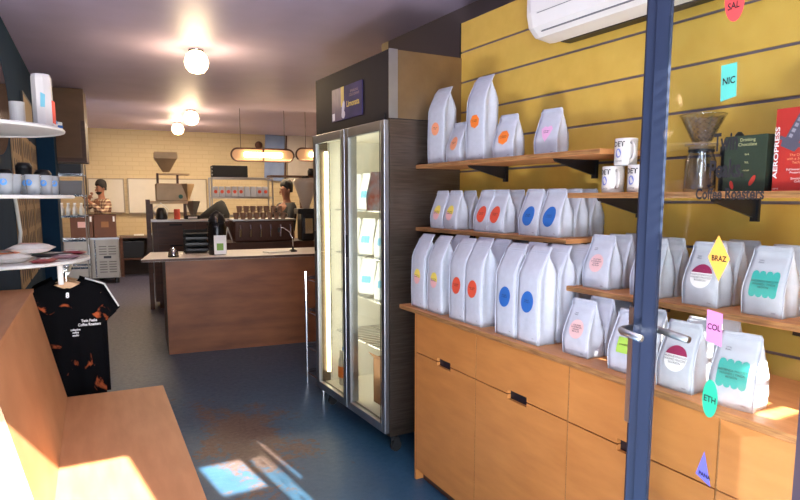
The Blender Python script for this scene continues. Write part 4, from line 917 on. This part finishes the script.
# left wire rack with bottles
t = rthing('chrome_wire_rack', 'tall chrome wire rack of bottles left of the stainless fridge', 'rack', -1.02, 10.1)
for x, y in ((0,0),(.36,0),(0,.5),(.36,.5)): MB().tube([(x,y,0),(x,y,2.0)], .010, 8).build('post', mat('dull wire', (120,112,104), .55, .6), t)
for z_ in (.5,.9,1.25,1.55,1.85):
    b = MB(); b.bb(0,.36,0,.015,z_-.03,z_); b.bb(0,.36,.485,.5,z_-.03,z_); [b.bb(.36*k/8-.002,.36*k/8+.002,0,.5,z_-.006,z_) for k in range(9)]; b.build('wire_shelf', chrome, t)
for k in range(8):
    t = rthing('bottle', 'pale bottle, %s along the wire rack shelf' % ('first','second','third','fourth','fifth','sixth','seventh','eighth')[k], 'bottle', -.97+.085*(k % 4), 10.16+.12*(k//4), 1.25, 'bottles on the chrome wire rack'); MB().lathe([(.03,0),(.032,.09),(.012,.13),(.012,.16)], seg=12).build('body', mat('frosted bottle', (196,186,172), .3), t, smooth=True); MB().lathe([(.014,.16),(.014,.18)], seg=10).build('cap', white, t)
t = rthing('wire_basket', 'grey crate on the upper shelf of the chrome wire rack', 'crate', -.84, 10.35, 1.55); MB().box((0,0,.1),(.28,.3,.2),taper=1.1).build('crate', mat('grey crate', (96,90,88), .6), t)
t = rthing('black_crate', 'black crate on the top shelf of the chrome wire rack', 'crate', -.84, 10.35, 1.85); MB().box((0,0,.07),(.3,.34,.14)).build('crate', blkm, t)
# brown wall cupboard near ceiling
t = rthing('brown_cupboard', 'brown wooden cupboard hanging high at the rear left', 'cupboard', -.98, 8.5); MB().bb(.1,.43,0,.5,1.98,2.42).build('carcass', boxwood, t); MB().bb(.10,.42,-.012,0,1.99,2.41).build('door', boxwood, t); MB().bb(.1,.475,.0,.5,1.93,1.98).build('base', darkwood, t); MB().bb(.43,.475,0,.5,1.98,2.42).build('side_panel', darkwood, t)
MB().bb(.1,.475,0,.5,2.42,ceilz(8.6)-.01).build('top_box', boxwood, t)
# oval hanging lamps
tube2 = emis('linear lamp glow', (255,228,180), 14); diff = emis('lamp diffuser', (206,160,118), .35)
def oval_lamp(px0, px1, lab, d=9.5):
    e0, zt = rl(px0, 148, d); e1, zb = rl(px1, 162, d); t = rthing('oval_pendant', lab, 'lamp', (e0+e1)/2, d, (zt+zb)/2, 'oval hanging lamps over the espresso bar')
    hw, hh = (e1-e0)/2, (zt-zb)/2
    pts = [(hw-hh+hh*math.cos(q), hh*math.sin(q)) for q in [-pi/2+pi*k/12 for k in range(13)]]+[(-hw+hh+hh*math.cos(q), hh*math.sin(q)) for q in [pi/2+pi*k/12 for k in range(13)]]
    MB().prism(pts, 1, .0, .03).build('diffuser', diff, t)
    MB().tube([(p[0],-.0,p[1]) for p in pts+[pts[0]]], .013, 6).build('rim', darkwood, t)
    MB().tube([(-hw*.6,-.03,0),(hw*.6,-.03,0)], .035, 10).build('glow_tube', tube2, t, smooth=True)
    zc = ceilz(9.6)-(zt+zb)/2
    for x in (-hw*.7, hw*.7): MB().tube([(x,.01,hh),(x,.01,zc)], .004, 5).build('suspension_wire', blk, t)
    MB().bb(-.01,.01,-.045,.03,-hh,hh).build('band', darkwood, t)
oval_lamp(231, 294, 'left oval hanging lamp with glowing tube'); oval_lamp(296, 359, 'right oval hanging lamp, half hidden by the display fridge')
# ceiling globes
globe = emis('globe glow', (255,226,178), 5.0)
for (px, py, rr), lab in zip(((196,61,12),(191,117.5,7.5),(177.5,128.5,6)), ('nearest and largest','middle','farthest')):
    # solve for the ceiling at this pixel
    r = ray(px, py-rr*1.0); tt = (2.765-H)/(r.z-.0045*r.y); p = EYE+r*tt+Vector((0,0,.012))
    R = rr*(p-EYE).dot(fw)/F
    t = thing('globe_light', lab+' globe light on the ceiling', 'ceiling light', p, 0, 'globe lights on the ceiling')
    MB().lathe([(R*.55,0),(R*.6,-.012),(R*.62,-.035)], seg=24).build('fitting', chrome, t, smooth=True)
    MB().lathe([(R*.5,-.03),(R*.85,-.03-R*.35),(R,-.03-R*.9),(R*.9,-.03-R*1.35),(R*.6,-.03-R*1.7),(R*.001,-.03-R*1.85)], seg=24, cap=False).build('globe', globe, t, smooth=True)
    l = bpy.data.lights.new('globe_lamp', 'POINT'); l.energy = 22; l.color = (1,.74,.45); l.shadow_soft_size = R*1.0; lo = bpy.data.objects.new('globe_lamp', l); C.objects.link(lo); lo.location = p+Vector((0,0,-.05-R*2.1))
# ------------------------------------------------------------ people
def skinmesh(name, V, E_, m, parent, sub=2, rough=None):
    me = bpy.data.meshes.new(name); me.from_pydata([v[:3] for v in V], E_, []); me.materials.append(m)
    o = bpy.data.objects.new(name, me); C.objects.link(o); o.parent = parent
    s = o.modifiers.new('skin', 'SKIN'); s.use_smooth_shade = True
    me.skin_vertices.new() if not me.skin_vertices else None
    for i, v in enumerate(V):
        r = v[3] if isinstance(v[3], tuple) else (v[3], v[3]); me.skin_vertices[0].data[i].radius = r
    me.skin_vertices[0].data[0].use_root = True
    ss = o.modifiers.new('sub', 'SUBSURF'); ss.levels = ss.render_levels = sub
    return o
def person(lab, loc, rz, Hh, arms, shirtm, trousm, headdir=(0,-1), beard=False):
    """faces local -y; arms: two lists of joints (shoulder, elbow, wrist)"""
    t = thing('person', lab, 'person', loc, rz); k = Hh/1.8
    V = []; E_ = []
    def add(p, r, par=None):
        V.append((p[0]*k, p[1]*k, p[2]*k, r if not isinstance(r, tuple) else r)); i = len(V)-1
        if par is not None: E_.append((par, i))
        return i
    pel = add((0,0,.97),(.13,.10)); wst = add((0,0,1.12),(.125,.09), pel); ch = add((0,0,1.34),(.155,.105), wst); nk = add((0,.01,1.49),(.055,.055), ch); nk2 = add((0,0,1.57),(.052,.052), nk)
    hd = add((0,-.01,1.66),(.074,.086), nk2); cr = add((0,0,1.745),(.070,.082), hd)
    for s in (-1, 1):
        h_ = add((s*.09,0,.9),.085,pel); kn = add((s*.10,-.01,.5),.058,h_); an = add((s*.10,.02,.1),.038,kn); toe = add((s*.11,-.15,.04),.035,an)
    for s, (el, wr) in zip((-1,1), arms):
        sh = add((s*.175,.0,1.42),.055,ch); e = add(el,.042,sh); w_ = add(wr,.03,e)
        d = (Vector(wr)-Vector(el)).normalized(); hand = add(tuple(Vector(wr)+d*.07), (.036,.022), w_)
    body = skinmesh('body', V, E_, skin, t)
    # fingers
    for s, (el, wr) in zip((-1,1), arms):
        d = (Vector(wr)-Vector(el)).normalized(); u = d.cross(Vector((0,1,.2))).normalized()
        for j in range(4):
            p0 = Vector(wr)+d*.085+u*(-.024+.016*j); ln = (.9,1.05,1,.8)[j]
            MB().tube([p0*k, (p0+d*.035*ln)*k, (p0+d*.055*ln+Vector((0,.01,-.015)))*k], .0085, 6, .006).build('finger', skin, body, smooth=True)
        p0 = Vector(wr)+d*.03-u*.03; MB().tube([p0*k, (p0-u*.03+d*.03)*k], .009, 6, .007).build('thumb', skin, body, smooth=True)
    # face
    b = MB(); b.lathe([(.001,.02),(.012,0),(.014,-.03),(.001,-.036)], (0,-.103*k,1.655*k), 8, cap=False).build('nose', skin, body, smooth=True)
    b = MB(); [b.lathe([(.001,.009),(.010,0),(.001,-.009)], (s*.03*k,-.086*k,1.69*k), 8, cap=False) for s in (-1,1)]; b.build('eyes', blk, body)
    b = MB(); b.bb(-.024*k,.024*k,-.1*k,-.09*k,1.605*k,1.612*k).build('mouth', mat('lips', (120,66,58), .6), body)
    b = MB(); [b.lathe([(.001,.03),(.016,.015),(.016,-.015),(.001,-.03)], (s*.082*k,.0,1.665*k), 8, cap=False) for s in (-1,1)]; b.build('ears', skin, body, smooth=True)
    # hair cap
    b = MB(); n = 16
    rnd = random.Random(5)
    prof = [(1.85,.001),(1.835,.055),(1.80,.086),(1.75,.098),(1.70,.098),(1.64,.085)]
    for z_, r_ in prof:
        for j in range(n):
            q = 2*pi*j/n; fr_ = max(0, -math.sin(q)); zz_ = z_ if z_ > 1.74 else z_+fr_*(1.75-z_)
            rr_ = r_*(1+rnd.uniform(-.05,.05)); b.v.append(Vector((rr_*.95*math.cos(q)*k, (rr_*1.08*math.sin(q)+.012)*k, zz_*k)))
    for i in range(len(prof)-1):
        for j in range(n): a_ = i*n+j; c = i*n+(j+1) % n; b.f.append((a_, c, c+n, a_+n))
    b.build('hair', hair, body, smooth=True)
    if beard:
        b = MB(); b.lathe([(.001,-.045),(.035,-.035),(.055,-.01),(.060,.012)], (0,-.035*k,1.60*k), 14, cap=False).build('beard', hair, body, smooth=True)
    # shirt
    V2 = []; E2 = []
    def ad(p, r, par=None):
        V2.append((p[0]*k, p[1]*k, p[2]*k, r)); i = len(V2)-1
        if par is not None: E2.append((par, i))
        return i
    p0 = ad((0,0,.93),(.155,.125)); p1 = ad((0,0,1.12),(.145,.115),p0); p2 = ad((0,0,1.34),(.17,.125),p1); p3 = ad((0,.005,1.47),(.085,.08),p2)
    for s, (el, wr) in zip((-1,1), arms):
        sh = ad((s*.18,.0,1.42),.07,p2); e = ad(el,.056,sh); ad(tuple(Vector(el)+(Vector(wr)-Vector(el))*.8),.045,e)
    skinmesh('shirt', V2, E2, shirtm, t)
    V3 = []; E3 = []; 
    V3.append((0,0,.95*k,(.145,.115)))
    for s in (-1,1):
        n0 = len(V3); V3 += [(s*.09*k,0,.85*k,.1),(s*.10*k,-.01*k,.5*k,.075),(s*.10*k,.01*k,.1*k,.06)]; E3 += [(0,n0),(n0,n0+1),(n0+1,n0+2)]
    skinmesh('trousers', V3, E3, trousm, t)
    b = MB()
    for s in (-1,1): b.box((s*.105*k,-.05*k,.04),(.1,.28,.08))
    b.build('shoes', blkm, t, bevel=.02)
    return t
def plaid():
    m = bpy.data.materials.new('plaid flannel'); m.use_nodes = True; nt = m.node_tree; b = nt.nodes['Principled BSDF']; b.inputs['Roughness'].default_value = .8
    tc = nt.nodes.new('ShaderNodeTexCoord'); w1 = nt.nodes.new('ShaderNodeTexWave'); w1.inputs['Scale'].default_value = 5.5; w1.bands_direction = 'X'; w2 = nt.nodes.new('ShaderNodeTexWave'); w2.bands_direction = 'Z'; w2.inputs['Scale'].default_value = 5.5
    for w_ in (w1, w2): nt.links.new(tc.outputs['Object'], w_.inputs[0])
    mx = nt.nodes.new('ShaderNodeMixRGB'); mx.inputs[0].default_value = .5; nt.links.new(w1.outputs[0], mx.inputs[1]); nt.links.new(w2.outputs[0], mx.inputs[2])
    r = nt.nodes.new('ShaderNodeValToRGB'); r.color_ramp.elements[0].color = lin((70,44,40)); r.color_ramp.elements[1].color = lin((214,196,164)); e = r.color_ramp.elements.new(.5); e.color = lin((150,112,92))
    nt.links.new(mx.outputs[0], r.inputs[0]); nt.links.new(r.outputs[0], b.inputs['Base Color']); return m
person('bearded person in a plaid shirt with a hand at the mouth, behind the brown cartons', L(-.56, 12.76), -A6-.9, 1.80, [((-.24,-.20,1.28),(-.05,-.20,1.50)), ((.24,-.14,1.22),(.05,-.30,1.45))], plaid(), mat('dark trousers', (34,34,44), .8), beard=True)
person('short-haired person in a black shirt working behind the espresso machine', L(2.10, 9.3), -A6-1.25, 1.74, [((-.26,-.14,1.16),(-.15,-.38,1.10)), ((.27,-.12,1.18),(.16,-.38,1.12))], mat('black shirt', (18,18,24), .8, var=.1), mat('dark trousers', (34,34,44), .8))
# ------------------------------------------------------------ light
wd = bpy.data.worlds.new('sky'); sc.world = wd; wd.use_nodes = True; nt = wd.node_tree; bg = nt.nodes['Background']
bg.inputs[0].default_value = (.78,.88,1.0,1); bg.inputs[1].default_value = 9.0
s = bpy.data.lights.new('sun', 'SUN'); s.energy = 42; s.angle = .009; s.color = (1,.95,.86); so = bpy.data.objects.new('sun', s); C.objects.link(so)
so.rotation_euler = Vector((-.10,1,-.685)).to_track_quat('-Z', 'Y').to_euler()
def area(name, loc, rot, sx, sy, e, col):
    l = bpy.data.lights.new(name, 'AREA'); l.shape = 'RECTANGLE'; l.size = sx; l.size_y = sy; l.energy = e; l.color = col; o = bpy.data.objects.new(name, l); C.objects.link(o); o.location = loc; o.rotation_euler = rot; return o
# added area lamps standing in for daylight and its upward bounce
area('front_daylight_fill', (-.0, FY+.02, 1.35), (math.radians(90), 0, math.radians(8)), 1.4, 2.3, 34, (.86,.92,1))
area('bounce_fill', (-.55, FY+.25, .30), (math.radians(168), 0, math.radians(-8)), .9, .6, 200, (.97,.93,1))
# area lamps
area('oval_lamp_light', L(1.8, 9.3, 2.1), (0,0,0), 1.6, .1, 22, (1,.78,.5))
area('rear_area_right', L(2.4, 11.5, 2.74), (0,0,0), 2.2, 1.4, 60, (1,.80,.56))
area('rear_area_left', L(0.2, 11.6, 2.74), (0,0,0), 1.6, 1.2, 45, (1,.78,.54))
area('fridge_glow', (1.72, 3.6, 1.1), (0,math.radians(-90),0), 1.5, .9, 8, (1,.93,.8))
sc.view_settings.view_transform = 'Standard'; sc.view_settings.look = 'None'; sc.view_settings.gamma = 1; sc.view_settings.exposure = .25
sc.view_settings.use_curve_mapping = False
